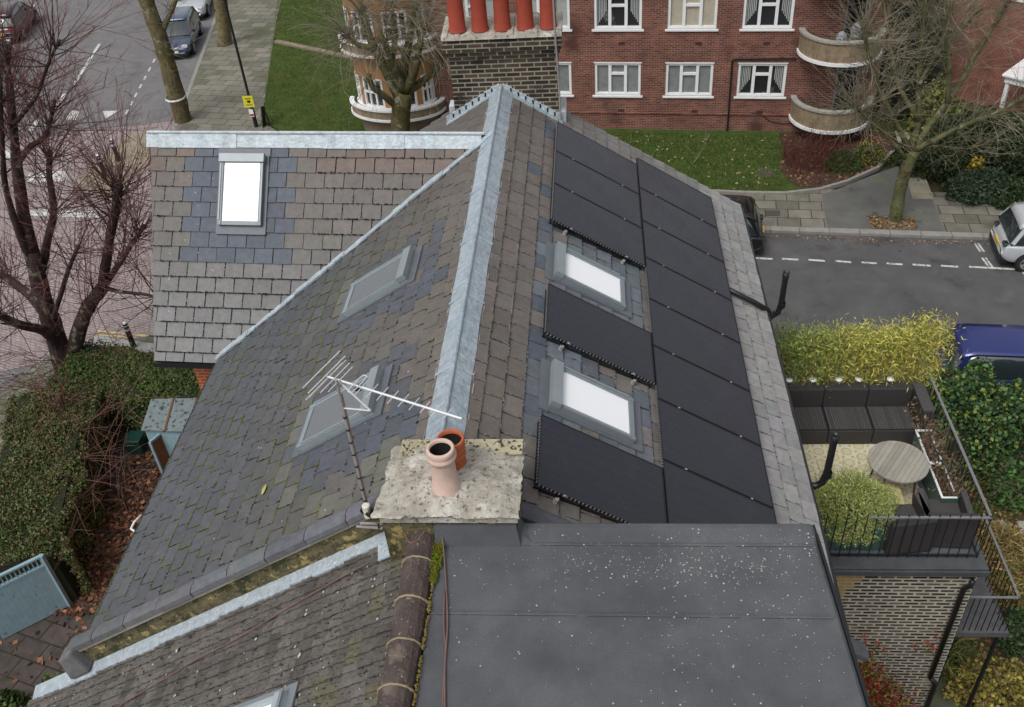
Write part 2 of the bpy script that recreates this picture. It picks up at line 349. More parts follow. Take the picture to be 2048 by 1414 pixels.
# far corner pavement, slabs and kerb
pav = [kp(-20, 0), kp(110, 0), kp(110, 2.55), kp(2, 2.9), kp(-16, 2.8), (-14.4, 23.2, 0), (-17.15, 36, 0), (-26, 84, 0), (-29.5, 84, 0), ms(0, 0)+(0,), ms(-4, .1)+(0,)]
sheet('far_pavement', [p[:2] for p in pav], .11, SLABS, .13)
sheet('street_pavement', [ms(-1.5, -.02), ms(60, -.02), (-24.2, 78), (-17.0, 36), (-14.3, 23.2), (-14.2, 21.5)][::-1], .115, SLABS2)
b = MB()
for k in range(118):
    s0 = -19+k*1.0
    b.hexa([kp(s0, -.14, 0), kp(s0+.985, -.14, 0), kp(s0+.985, .02, 0), kp(s0, .02, 0)], [kp(s0, -.14, .122), kp(s0+.985, -.14, .122), kp(s0+.985, .14, .125), kp(s0, .14, .125)])
for k in range(62):
    s0 = -2+k; q = [ms(s0, .16), ms(s0, -.02), ms(s0+.985, -.02), ms(s0+.985, .16)]
    b.hexa([p+(0,) for p in q], [p+(.125,) for p in q])
struct('kerb', b, KERB, bevel=.012)
b = MB()
for pts in (A([(1643,390), (1655,458), (1890,470), (1866,402), (1835,345), (1800,330), (1745,350), (1690,372)], .12),):
    b.face([(p[0], p[1], .119) for p in pts])
struct('tarmac_patch', b, TARMAC)
b = MB(); q = A([(1790,262), (1815,262), (1868,398), (1825,398)], .12); b.face([(p[0], p[1], .123) for p in q])
struct('slab_path', b, mat('pale_path', (.27,.25,.18), .9, var=.25, vs=2, spots=[((.12,.12,.08), 2, .58, .1)]))
# lawn round the flats
lawn = [tuple(p) for p in A([(1200,366), (1415,384), (1570,387)], .12)]+[tuple(p) for p in A([(1640,378), (1695,362), (1755,335), (1785,300)], .12)]+[(12.4, 24), (-30, 90), (-24.3, 78), (-17.0, 36), (-14.35, 23.3), kp(-16, 2.85)[:2], kp(-6, 2.85)[:2]]
sheet('lawn', lawn, .14, GRASSG, .16)
b = MB(); e = A([(1405,383), (1490,387), (1570,388), (1640,380), (1695,364), (1755,337), (1786,303)], .12)
for i in range(len(e)-1): b.bar((e[i][0], e[i][1], .12), (e[i+1][0], e[i+1][1], .12), .13, .16)
struct('lawn_edging', b, KERB)
bed = A([(1558,268), (1570,300), (1560,340), (1590,372), (1640,376), (1692,360), (1750,333), (1782,300), (1780,262)], .14)
sheet('planting_bed', bed, .16, SOIL, .1)
sheet('planting_bed', A([(1848,270), (1868,330), (1905,392), (2060,425), (2350,440), (2350,250), (2048,230)], .12), .15, SOIL, .14)
b = MB(); wk = atZ(552, 84, .15); w2 = atZ(712, 118, .15)
b.bar(wk, w2, .3, .2)
tag(b.build('low_wall', mat('old_wall', (.2,.16,.12), .9, var=.4, vs=3), bevel=.02), 'low mossy brick wall crossing the grass beside the flats', 'wall')
# the corner plot left of the house
yard = [(-6.1, 4.5), (-13.2, 5.3), (-14.6, 2.0), (-15.2, -3), (-16, -14), (-6.1, -14)]
sheet('yard', yard, .02, YARD, .03)
near = [kp(-20.6, -9.35)[:2], kp(110, -9.35)[:2], kp(110, -11.2)[:2], kp(-20.6, -11.2)[:2]]
sheet('near_pavement', near, .11, SLABS, .12)
b = MB(); pp = [(-13.4, 7.4), (-16.6, 6.7), (-18.6, 2), (-20, -20), (-17, -20), (-15.4, 3), (-13.4, 5.6)]
sheet('corner_pavement', pp, .10, SLABS2, .11)
gd = [(7.2, -14), (7.2, 1.6), (40, -1.4), (40, -14)]
sheet('garden', gd, .03, GARDEN, .04)
# markings
def strip(b, a, c, wd, z): 
    a = V(a); c = V(c); d = (c-a).normalized(); n = V((-d.y, d.x, 0))*(wd/2)
    b.face([(a-n)[:2]+(z,), (c-n)[:2]+(z,), (c+n)[:2]+(z,), (a+n)[:2]+(z,)])
b = MB()
d0, d1 = atZ(1508, 517), atZ(1540, 518.5)
for x0, x1, yy0, yy1 in ((1508,1546,516.5,518.5), (1564,1597,518,520), (1617,1650,520,522.5), (1671,1702,522.5,525), (1723,1754,525,527.5), (1773,1805,527,529.5), (1825,1861,529.5,532), (1882,1916,532,534), (1938,2030,534,539)):
    strip(b, atZ(x0, yy0), atZ(x1, yy1), .1, .012)
for q in (((1949,487),(1961,504)), ((1956,487),(1968,504)), ((1964,516),(1977,534)), ((1971,516),(1985,535)), ((2042,541),(2056,556))):
    strip(b, atZ(*q[0]), atZ(*q[1]), .07, .012)
struct('parking_bay_lines', b, PAINT)
b = MB()
for q, wd in ((((199,88),(148,170)), .16), (((130,188),(106,222)), .22), (((76,240),(60,262)), .22)):
    strip(b, atZ(*q[0]), atZ(*q[1]), wd, .012)
for t in (((140,222),(160,222),(152,240),(132,240)), ((205,222),(238,222),(212,238)), ((60,345),(140,342),(132,362),(50,366)), ((40,418),(200,424),(198,436),(36,432)), ((0,300),(30,298),(24,316),(0,318))):
    b.face([tuple(atZ(x, y))[:2]+(.014,) for x, y in t])
for k in range(7): strip(b, atZ(310-k*9, 118+k*17), atZ(306-k*9, 126+k*17), .1, .012)
struct('road_markings', b, PAINT)
b = MB(); strip(b, atZ(195, 662), atZ(330, 676), .09, .013); strip(b, atZ(193, 669), atZ(330, 683), .09, .013); struct('double_yellow_line', b, YPAINT)

# ================================================================= THE HOUSE WITH THE SOLAR PANELS
house = thing('terraced_house', (-1, -4, 0), 'slate-roofed end house with solar panels, filling the middle of the picture', 'house')
def fR(u, v, h=0): return V((XR+u*CT+h*ST, v, ZR-u*ST+h*CT))
def fL(u, v, h=0): return V((XR-u*CL-h*SL, v, ZR-u*SL+h*CL))
WA = V((XR, -1.45, ZR)); WB = V((-7.24, -.98, H+.52)); WC = V((-5.9, -3.74, H-2.56))
wx = (WB-WA).normalized(); wn = wx.cross(WC-WA).normalized()
if wn.z < 0: wn = -wn
wd = wx.cross(wn).normalized()
if wd.z > 0: wd = -wd
def fW(u, v, h=0): return WA+wx*v+wd*u+wn*h     # v runs to the left
W_LEN = (WB-WA).length; W_DOWN = (WC-WA).dot(wd)
UE, UL = 5.5, 5.79
mixc = lambda a, b_, t: tuple(a[i]*(1-t)+b_[i]*t for i in range(3))
SKR = [(1.25, 2.45, -4.84, -4.06), (1.27, 2.49, -7.64, -6.85)]
SKL = [(1.19, 2.42, -4.93, -4.15), (1.19, 2.43, -7.8, -7.0)]
NEWS = (.078,.09,.112)
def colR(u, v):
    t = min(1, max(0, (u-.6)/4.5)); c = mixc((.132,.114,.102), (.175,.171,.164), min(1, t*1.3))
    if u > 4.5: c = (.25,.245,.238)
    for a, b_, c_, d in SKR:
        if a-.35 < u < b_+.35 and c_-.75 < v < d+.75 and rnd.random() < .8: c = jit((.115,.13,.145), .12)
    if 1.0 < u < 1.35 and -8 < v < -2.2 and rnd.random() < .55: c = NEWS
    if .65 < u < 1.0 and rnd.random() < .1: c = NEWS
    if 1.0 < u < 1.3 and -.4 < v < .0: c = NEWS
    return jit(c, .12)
def colL(u, v):
    t = min(1, max(0, (u-.3)/2.2)); c = mixc((.12,.105,.092), (.092,.09,.087), t)
    if u > 2.6: c = mixc((.092,.09,.087), (.08,.084,.093), min(1, (u-2.6)/1.5))
    for a, b_, c_, d in SKL:
        if a-.55 < u < b_+.35 and c_-.8 < v < d+.5 and rnd.random() < .7: c = (.082,.086,.096)
        if b_ < u < b_+.4 and c_-.3 < v < d+.5 and rnd.random() < .6: c = (.125,.12,.105)
        if .3 < u < 2.8 and c_-.6 < v < c_: c = (.078,.083,.1) if u < 2.2 else c
    if v < -8.3 and u < 2.6 and rnd.random() < .5: c = (.115,.112,.098)
    return jit(c, .1)
def colW(u, v):
    t = min(1, u/2.6); c = mixc((.118,.1,.09), (.13,.125,.117), t)
    if u > 2.0: c = mixc((.13,.125,.117), (.16,.16,.16), min(1, (u-2)/1.5))
    if u < 1.9 and 3.35 < v < 5.75: pass
    if .26 < u < 2.15 and 3.4 < v < 5.6:
        k = (int(u/.268) % 2)*.16
        if 3.62-k < v < 5.32+k: return jit(NEWS, .09)
    if u < .55 and rnd.random() < .6: c = (.13,.1,.085)
    return jit(c, .09)
# roof slopes
def plane_part(name, fn, poly, m, h=-.03, th_=.12, parent=None):
    b = MB(); b.hexa([fn(u, v, h-th_) for u, v in poly], [fn(u, v, h) for u, v in poly]); return b.build(name, m, parent)
YN = -9.42
pR = [(.0, YN), (UE, YN), (UE, .98), (1.17, .98), (1.17, .46), (0, .46)]
rs = MB(); jr = []; jw = []
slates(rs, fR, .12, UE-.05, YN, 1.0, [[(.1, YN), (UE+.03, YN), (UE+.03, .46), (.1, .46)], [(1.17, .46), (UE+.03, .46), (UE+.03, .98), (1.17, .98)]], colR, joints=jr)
right = rs.build('slate_roof', SLATE, house); right['label'] = 'brownish slate slope under the solar panels'
plane_part('roof_deck', fR, pR, UNDER, parent=right)
W_BL = (V((-7.17, -3.74, H-2.56))-WA).dot(wx)     # the valley in (u, v) of the left slope
jl = []
ls_ = MB()
near_poly = [(.1, YN), (UL+.03, YN), (UL+.03, -3.7), (.1, -1.5)]
slates(ls_, fL, .12, UL-.05, YN, 1.0, [near_poly, [(.1, -1.2), (3.4, .0), (3.4, .46), (.1, .46)], [(1.15, .46), (3.4, .46), (3.4, 1.0), (1.15, 1.0)]], colL, joints=jl)
left = ls_.build('slate_roof', SLATE, house); left['label'] = 'mossy grey slate slope with two grey roof windows'
plane_part('roof_deck', fL, [(0, YN), (0, .46), (1.15, .46), (1.15, 1.0), (UL, 1.0), (UL, YN)], UNDER, parent=left)
wg = MB()
def valv(u): # left-slope valley expressed on the wing slope
    return u
vp = fL(0, -1.45); vq = fL(UL, -3.72)
w0 = ((vp-WA).dot(wd), (vp-WA).dot(wx)); w1 = ((vq-WA).dot(wd), (vq-WA).dot(wx))
WD = w1[0]+.02
slates(wg, fW, .13, WD-.1, -.2, W_LEN, [[(.05, w0[1]+.1), (WD+.02, w1[1]+.02), (WD+.02, W_BL-.02), (.05, W_LEN-.02)]], colW, joints=jw)
wing = wg.build('slate_roof', SLATE, house); wing['label'] = 'slate slope of the side wing with one white roof window'
b = MB(); b.hexa([fW(0, 0, -.15), fW(WD, w1[1], -.15), fW(WD, W_BL-.04, -.15), fW(0, W_LEN-.04, -.15)], [fW(0, 0, -.03), fW(WD, w1[1], -.03), fW(WD, W_BL-.04, -.03), fW(0, W_LEN-.04, -.03)])
back = WB+V((-.03, 2.9, -2.9)); b.face([WA, WB, back, V((XR-2.9, 1.0, H-2.0))])
b.build('roof_deck', UNDER, wing)
# walls
wb = MB()
wb.box(-5.75, 3.45, -9.4, .95, 0, H-2.55)
wb.hexa([(-5.75,.75,H-2.55), (3.45,.75,H-2.55), (3.45,.94,H-2.55), (-5.75,.94,H-2.55)], [(XR-.05,.75,ZR-.2), (XR+.05,.75,ZR-.2), (XR+.05,.94,ZR-.2), (XR-.05,.94,ZR-.2)])
wb.build('wall', ORANGE_BR, house)
wb = MB(); wb.box(-6.8, -5.76, -3.1, .9, 0, H-2.75)
wb.hexa([(-6.8,-3.1,H-2.75), (-6.5,-3.1,H-2.75), (-6.5,.9,H-2.75), (-6.8,.9,H-2.75)], [(-6.8,-1.3,H+.2), (-6.5,-1.3,H+.2), (-6.5,-1.0,H+.2), (-6.8,-1.0,H+.2)])
wb.hexa([(-6.8,-3.1,H-3.2), (-6.45,-3.1,H-3.2), (-6.45,.9,H-3.2), (-6.8,.9,H-3.2)], [(-7.25,-3.1,H-2.55), (-6.45,-3.1,H-2.55), (-6.45,.9,H-2.5), (-7.25,.9,H-2.5)])
wb.build('wall', ORANGE_BR, house)
# gutters and fascias
b = MB()
b.bar(fW(WD+.07, w1[1]-.1, -.05), fW(WD+.07, W_BL, -.05), .1, .08); b.build('gutter', BLACKP, house)
b = MB(); b.tube([fL(UL+.06, YN+.1, -.05), fL(UL+.06, -3.7, -.05)], .055, 8); b.build('gutter', BLACKP, house)
b = MB(); b.tube([fR(UE+.06, YN, -.05), fR(UE+.06, .95, -.05)], .055, 8)
b.bar(fR(UE+.01, YN, -.03), fR(UE+.01, .95, -.03), .03, .05); b.build('gutter', BLACKP, house)
b = MB(); b.bar(fR(UE-.03, YN, .004), fR(UE-.03, .95, .004), .02, .035, up=(ST,0,CT)); b.build('eaves_strip', GREYMET, house)
# lead on the ridges, valley and chimney
def leadcol(): return jit((.33,.385,.425), .1)
b = MB()
y = -9.1
while y < .42:
    y2 = min(y+1.45, .44)
    for f in (fR, fL):
        n = 26
        for k in range(n):
            a0 = y+(y2-y)*k/n; a1 = y+(y2-y)*(k+1)/n
            h = lambda yy, e: .035+.010*math.sin(yy*29+e*3)+rnd.uniform(-.003, .003)
            e0, e1 = .238+.006*math.sin(a0*5), .238+.006*math.sin(a1*5)
            c = leadcol()
            b.hexa([f(0, a0, .0), f(.12, a0, .0), f(.12, a1, .0), f(0, a1, .0)], [f(0, a0, .052), f(.12, a0, .04), f(.12, a1, .04), f(0, a1, .052)], c, bottom=False)
            b.hexa([f(.12, a0, .0), f(e0, a0, .0), f(e1, a1, .0), f(.12, a1, .0)], [f(.12, a0, .04), f(e0, a0, .026), f(e1, a1, .026), f(.12, a1, .04)], c, bottom=False)
    b.tube([(XR, y, ZR+.055), (XR, y2+.03, ZR+.055+.008)], .032, 10, leadcol())
    b.bar(fR(.01, y2, .047), fR(.25, y2, .04), .035, .012, leadcol()); b.bar(fL(.01, y2, .047), fL(.25, y2, .04), .035, .012, leadcol())
    y = y2+.001
b.build('ridge_flashing', LEADX if 0 else LEAD, house)
b = MB()
for k in range(50):
    a0 = .2+(W_LEN-.15)*k/50; a1 = .2+(W_LEN-.15)*(k+1)/50; c = jit((.36,.41,.44), .09)
    o_ = .012*(int(a0/1.5) % 2)
    b.hexa([fW(-.02, a0, .0), fW(.25, a0, .0), fW(.25, a1, .0), fW(-.02, a1, .0)], [fW(-.02, a0, .05+o_), fW(.25+o_, a0, .03+o_), fW(.25+o_, a1, .03+o_), fW(-.02, a1, .05+o_)], c, bottom=False)
b.tube([fW(-.01, .15, .055), fW(-.01, W_LEN+.03, .055)], .03, 10, (.42,.47,.5))
b.hexa([fW(-.02, .2, .04), fW(-.02, W_LEN, .04), V((WB.x, WB.y+.3, WB.z-.24)), V((WA.x-.2, WA.y+.3, WA.z-.24))], [fW(-.02, .2, .05), fW(-.02, W_LEN, .05), V((WB.x, WB.y+.3, WB.z-.22)), V((WA.x-.2, WA.y+.3, WA.z-.22))], (.33,.38,.42))
b.build('ridge_flashing', LEAD, house)
b = MB()
for k in range(34):
    t0, t1 = k/34, (k+1)/34; o_ = .014*((k//6) % 2)
    q = [fL(lerp(0, UL, t)+.0, lerp(-1.45, -3.72, t), .03) for t in (t0, t1)]
    dn = V((0, -.075-.02*math.sin(k*1.3), 0))
    p0, p1 = q; b.hexa([p0+V((0,.05,-.02)), p1+V((0,.05,-.02)), p1+dn, p0+dn], [p0+V((0,.06,.05+o_)), p1+V((0,.06,.05+o_)), p1+dn+V((0,0,.03+o_)), p0+dn+V((0,0,.03+o_))], jit((.38,.44,.48), .07))
b.build('valley_flashing', LEAD, house)
# roof windows
FLASH = mat('dark_flashing', (.115,.128,.145), .5, var=.12, vs=8, spec=.4)
FRAMEL = mat('window_frame_pale', (.27,.31,.33), .42, var=.08, metal=.2)
FRAMEW = mat('window_frame_grey', (.17,.19,.205), .45, var=.08, metal=.2)
COVERM = mat('cover_grey', (.25,.285,.3), .45, var=.08, metal=.2)
def roof_window(fn, r, pane_m, frame_m, lab, flip=1, topdark=True):
    u0, u1, v0, v1 = r
    b = MB()
    def ob(a, c, d, e, h0, h1, col=(.5,.5,.5)): b.hexa([fn(a, d, h0), fn(c, d, h0), fn(c, e, h0), fn(a, e, h0)], [fn(a, d, h1), fn(c, d, h1), fn(c, e, h1), fn(a, e, h1)], col)
    ob(u0, u0+.13, v0, v1, .0, .165); ob(u0+.13, u1, v0, v0+.065, .0, .135); ob(u0+.13, u1, v1-.065, v1, .0, .135); ob(u1-.075, u1, v0+.065, v1-.065, .0, .125)
    fr = b.build('roof_window', frame_m, house, bevel=.006); fr['label'] = lab
    b = MB(); ob(u0+.13, u1-.075, v0+.065, v1-.065, .05, .105); b.build('pane', pane_m, fr)
    b = MB(); ob(u0-.13, u0, v0-.08, v1+.08, .012, .052); ob(u1, u1+.15, v0-.06, v1+.06, .014, .055); ob(u0, u1, v0-.06, v0, .012, .05); ob(u0, u1, v1, v1+.06, .012, .05)
    b.build('flashing', FLASH, fr)
    b = MB(); ob(u0-.014, u0+.13, v0-.012, v1+.012, .1, .178); b.build('top_cover', COVERM, fr)
    for q in (v0+.005, v1-.03): b = MB(); ob(u0+.15, u1-.09, q, q+.025, .137, .15); b.build('side_trim', COVERM, fr)
    return fr
roof_window(fR, SKR[0], GLASSW, GREYMET, 'white-blinded roof window between two groups of panels')
roof_window(fR, SKR[1], GLASSW, GREYMET, 'white-blinded roof window nearest the near chimney')
roof_window(fL, SKL[0], GLASSG, FRAMEL, 'grey-screened roof window further up the left slope')
roof_window(fL, SKL[1], GLASSG, FRAMEL, 'grey-screened roof window behind the aerial')
roof_window(fW, (.4, 1.64, 4.02, 4.82), mat('white_blind', (.95,.95,.95), .25, var=0, coat=1), FRAMEW, 'bright white roof window of the side wing')
# coping on the near party wall, mossy face and flashing to the neighbour
for side, f, U in ((0, fL, UL), (1, fR, UE)):
    b = MB(); wl = MB()
    u = .55 if side == 0 else .95; k = 0
    while u < U+.15:
        u2 = min(u+.62, U+.22); c = jit((.105,.108,.118), .18)
        o_ = rnd.uniform(-.01, .01); lift = rnd.uniform(0, .01)
        prof = [(YN+.11, .02), (YN+.1, .055), (YN+.04, .085+lift), (YN-.06, .09+lift), (YN-.14+o_, .075), (YN-.15+o_, .02)]
        for i in range(len(prof)-1):
            a, c_ = prof[i], prof[i+1]
            b.face([f(u+.008, a[0], a[1]), f(u2-.008, a[0], a[1]), f(u2-.008, c_[0], c_[1]), f(u+.008, c_[0], c_[1])], c)
        b.face([f(u+.008, p[0], p[1]) for p in prof], c); b.face([f(u2-.008, p[0], p[1]) for p in prof], c)
        wl.hexa([f(u-.01, p[0]-.006*0, p[1]-.035) for p in (prof[0], prof[4], prof[4], prof[0])][:0] or [f(u, YN+.03, -.05), f(u2, YN+.03, -.05), f(u2, YN-.12, -.05), f(u, YN-.12, -.05)],
                [f(u, YN+.03, .07), f(u2, YN+.03, .07), f(u2, YN-.12, .06), f(u, YN-.12, .06)])
        u = u2
    b.build('verge_coping', COPING, house)
    wl.build('coping_bed', MORTAR, house)
b = MB()
for f, U in ((fL, UL+.2), (fR, UE)):
    n = 40
    for k in range(n):
        u, u2 = .3+(U-.3)*k/n, .3+(U-.3)*(k+1)/n; j = rnd.uniform(-.012, .012)
        b.hexa([f(u, YN, -1.2), f(u2, YN, -1.2), f(u2, YN-.1, -1.2), f(u, YN-.1, -1.2)], [f(u, YN, .0), f(u2, YN, .0), f(u2, YN-.1, .0), f(u, YN-.1, .0)])
        b.hexa([f(u, YN-.09, -1.2), f(u2, YN-.09, -1.2), f(u2, YN-.125, -1.2), f(u, YN-.125, -1.2)], [f(u, YN-.09, -.1+j), f(u2, YN-.09, -.1+j), f(u2, YN-.12+j*.3, -.2+j), f(u, YN-.12-j*.3, -.2+j)])
b.build('party_wall', MOSSWALL, house)
# stone kneeler at the eaves corner of the coping
b = MB(); b.hexa([fL(UL+.1, YN+.0, -.3), fL(UL+.5, YN, -.3), fL(UL+.5, YN-.28, -.3), fL(UL+.1, YN-.28, -.3)], [fL(UL+.1, YN+.04, .07), fL(UL+.38, YN, .04), fL(UL+.38, YN-.22, .04), fL(UL+.1, YN-.24, .09)], (.13,.13,.13))
b.build('kneeler_stone', COPING, house, bevel=.04)
# dirt and moss packed in the joints
NJ = np.random.RandomState(12)
def joint_fill(fn, jl_, keep, pt, ps, wmin, wmax, cols, seg=.028):
    P = []; C = []
    for (u, v, vl) in jl_:
        k = keep(u, v)
        if k <= 0: continue
        ut = u+.012; n = int(.35/seg)
        for q in range(n):
            if NJ.rand() > pt*k: continue
            a = vl+q*seg; e = a+seg*NJ.uniform(.9, 1.5); w_ = NJ.uniform(wmin, wmax)
            if NJ.rand() < .08: w_ *= 1.7
            P.append([fn(ut-w_*.9, a, .042), fn(ut+w_, a, .04), fn(ut+w_*NJ.uniform(.6, 1.2), e, .04), fn(ut-w_*.9*NJ.uniform(.5, 1.2), e, .042)]); C.append(cols(u, v))
        n = int(.268/seg)
        for q in range(n):
            if NJ.rand() > ps*k: continue
            a = u-.268+q*seg; e = a+seg*NJ.uniform(.9, 1.4); w_ = NJ.uniform(wmin, wmax)*.75; h = .017+.025*(a-u+.268)/.268
            P.append([fn(a, vl-w_, h), fn(e, vl-w_*NJ.uniform(.7, 1.2), h+.003), fn(e, vl+w_, h+.003), fn(a, vl+w_, h)]); C.append(cols(u, v))
    b = MB(); b.bulk([[list(q) for q in f] for f in P], C); return b
clus = lambda u, v: .5+.5*math.sin(u*2.1+v*1.3)*math.sin(v*1.9-u*1.1)
def cl_(u, v):
    g = NJ.rand() < (.9 if u > 1.6 else .3)*(.4+clus(u, v)); return (NJ.uniform(.06, .15), NJ.uniform(.085, .17), .015) if g else (.018, .018, .014)
onl = lambda u, v: 0 if (u > UL or v > -1.7-(u/UL)*2.1 or v < YN+.06) else (.25+.75*min(1, max(0, (u-.6)/2.2)))*(.45+.75*clus(u, v))
inskl = lambda u, v: any(a-.2 < u < b_+.3 and c_-.1 < v < d+.1 for a, b_, c_, d in SKL)
o = joint_fill(fL, jl, lambda u, v: 0 if inskl(u, v) else onl(u, v), .82, .56, .005, .014, cl_).build('moss', MOSS, left); o['kind'] = 'stuff'
inskr = lambda u, v: any(a-.2 < u < b_+.3 and c_-.1 < v < d+.1 for a, b_, c_, d in SKR)
o = joint_fill(fR, jr, lambda u, v: 0 if (inskr(u, v) or v < YN+.06 or v > .4 or u > UE-.05) else 1, .5, .45, .002, .008, lambda u, v: (.03, .028, .026) if NJ.rand() < .75 else (.28, .27, .25)).build('joint_dirt', MOSS, right); o['kind'] = 'stuff'
def onw(u, v):
    if v < w0[1]+(w1[1]-w0[1])*u/WD+.06 or v > W_LEN+(W_BL-W_LEN)*u/WD-.06 or u > WD-.03: return 0
    if u < 2.3 and 3.25 < v+.17 < 5.75: return .0
    return .35 if u < 1.2 else min(1, .45+.35*(u-1.2))
o = joint_fill(fW, jw, onw, .85, .8, .004, .012, lambda u, v: (.02, .019, .016)).build('joint_dirt', MOSS, wing); o['kind'] = 'stuff'
# black specks along joints of wing and near chimney slates, pale lichen dots
b = MB()
def dot(fn, u, v, s, c, e=.02):
    n = 6; a = rnd.random()*6; ring = [fn(u+s*math.cos(a+i*1.047)*rnd.uniform(.6, 1.2), v+s*math.sin(a+i*1.047)*rnd.uniform(.6, 1.2), e) for i in range(n)]; t = fn(u, v, e+s*.25)
    for i in range(n): b.face([ring[i], ring[(i+1) % n], t], c)
for k in range(420):
    r_ = int(rnd.uniform(5, 14)); u = .13+.268*r_+.262+rnd.uniform(-.006, .006); v = rnd.uniform(.9, W_LEN-.1)
    if w0[1]+(w1[1]-w0[1])*u/WD+.05 < v < W_LEN+(W_BL-W_LEN)*u/WD-.03 and not (3.4 < v < 5.6 and u < 2.3): dot(fW, u, v, rnd.uniform(.005, .015), (.015,.014,.012), .022)
for k in range(60):
    u, v = rnd.uniform(.4, 5.6), rnd.uniform(YN, -2.5)
    if v < -1.8-(u/UL)*2.1: dot(fL, u, v, rnd.uniform(.008, .018), (.4,.4,.38))
for k in range(24): dot(fW, rnd.uniform(.5, 3.4), rnd.uniform(4.9, W_BL-.1), rnd.uniform(.008, .016), (.4,.4,.37))
o = b.build('lichen', SPOT, left); o['kind'] = 'stuff'
# mortar squeezed along the first rows next to the lead
b = MB()
for f in (fR, fL):
    for row in ((.262), (.388), (.656)):
        y = YN+.2
        while y < .3:
            l = rnd.uniform(.04, .22)
            if rnd.random() < (.55 if row < .5 else .3): b.bar(f(row+rnd.uniform(-.01, .01), y, .022), f(row+rnd.uniform(-.012, .012), y+l, .022), rnd.uniform(.008, .018), .012, jit((.24,.22,.205), .2))
            y += l+rnd.uniform(.01, .15)
b.build('mortar_fillet', SPOT, house)['kind'] = 'stuff'
# near chimney: rendered slab with two pots
b = MB(); ZC = H+.68
nx, ny = 30, 24; X0, X1, Y0, Y1 = -1.54, -.1, -10.06, -8.99
g = {}
for i in range(nx+1):
    for j in range(ny+1):
        x = lerp(X0, X1, i/nx); y = lerp(Y0, Y1, j/ny); e = min(i, nx-i, j, ny-j)
        r_ = math.hypot((x+.86)/.5, (y+9.6)/.5)
        z = ZC-.1+.07*math.exp(-r_*r_)+rnd.uniform(-.012, .012)+.012*math.sin(x*9+y*4)+(.02 if e > 2 else -.02+.012*e)
        if i < 3 and j < 14: x += (-.06+.006*j)*(1-i/3)
        if j > ny-6 and i < 6: z -= .05
        if i in (0, nx): x += rnd.uniform(-.014, .014)
        g[i, j] = b.V_((x, y+(rnd.uniform(-.012, .012) if j in (0, ny) else 0), z))
for i in range(nx):
    for j in range(ny): b.fi((g[i, j], g[i+1, j], g[i+1, j+1], g[i, j+1]))
b.box(X0+.03, X1-.02, Y0+.03, Y1-.02, ZC-.21, ZC-.13)
chim = b.build('chimney', RENDER, house, smooth=False); chim['label'] = 'low rendered chimney with two pots beside the aerial'
b = MB(); b.box(-1.5, -.14, -10.0, -9.05, H-1.5, ZC-.25); b.build('stack', MOSSWALL, chim)
b = MB()
for k in range(14):
    x = lerp(-1.42, -.12, k/14); b.hexa([(x,-9.19,ZC-.1), (x+.1,-9.19,ZC-.1), (x+.1,-8.99,ZC-.1), (x,-8.99,ZC-.1)], [(x,-9.2+rnd.uniform(-.05,.03),ZC-.065+rnd.uniform(-.01,.01)), (x+.1,-9.2+rnd.uniform(-.05,.03),ZC-.065), (x+.1,-8.985,ZC-.06), (x,-8.985,ZC-.06)])
b.build('lichened_ledge', CREAM, chim)
def pot(name, c, m, parent, r0, r1, hh, lab, inner=SOOT):
    b = MB(); b.lathe([(r0*1.02, 0), (r0, .03), (r0*.93, hh*.45), (r0*.9, hh*.72), (r1*.93, hh*.76), (r1*.96, hh*.84), (r1*.86, hh*.86), (r1, hh*.9), (r1, hh*.97), (r1*.93, hh), (r1*.8, hh), (r1*.78, hh*.93), (r1*.76, hh*.3)], c, 28)
    p = b.build(name, m, parent, smooth=True); 
    if lab: p['label'] = lab
    b = MB(); b.lathe([(0.001, hh*.3), (r1*.755, hh*.3)], c, 20); b.build('flue', inner, None).parent = None
    return p
def pot2(c, m, parent, r0, r1, hh, lab=None, top=None):
    b = MB(); pr_ = [(r0*1.02, 0), (r0, .03), (r0*.92, hh*.45), (r0*.9, hh*.72), (r1*.93, hh*.76), (r1*.96, hh*.84), (r1*.86, hh*.86), (r1, hh*.9), (r1, hh*.97), (r1*.93, hh), (r1*.8, hh), (r1*.78, hh*.93), (r1*.7, hh*.45), (.002, hh*.4)]
    b.lathe(pr_[:12], c, 28); b.lathe(pr_[11:], c, 28, (.0,.0,.0)); p = b.build('chimney_pot', m, parent, smooth=True)
    if lab: p['label'] = lab
    return p
def potmat(m, nm):    # soot-black inside, given by the face colour
    q = mat(nm, attr=True, rough=.8, var=.15, vs=9, bump=.1); return q
POTM = potmat(None, 'fired_clay')
def pot3(c, colr, parent, prof, lab=None, lean=0.):
    b = MB(); b.T = Matrix.Translation(c) @ Matrix.Rotation(lean, 4, 'Y')
    k = next(i for i, p in enumerate(prof) if p[2]); a = [(p[0], p[1]) for p in prof]
    b.lathe(a[:k+1], (0,0,0), 28, colr); b.lathe(a[k:], (0,0,0), 28, (.012,.01,.009)); p = b.build('chimney_pot', POTM, parent, smooth=True)
    if lab: p['label'] = lab
    return p
pot3((-.86, -9.7, ZC-.08), (.56,.41,.345), chim, [(.16,0,0), (.152,.06,0), (.132,.14,0), (.122,.42,0), (.128,.45,0), (.15,.47,0), (.155,.51,0), (.135,.525,0), (.142,.54,0), (.142,.585,0), (.132,.6,0), (.112,.6,0), (.108,.56,1), (.105,.2,1), (.001,.2,1)], 'pale pink-beige pot in front')
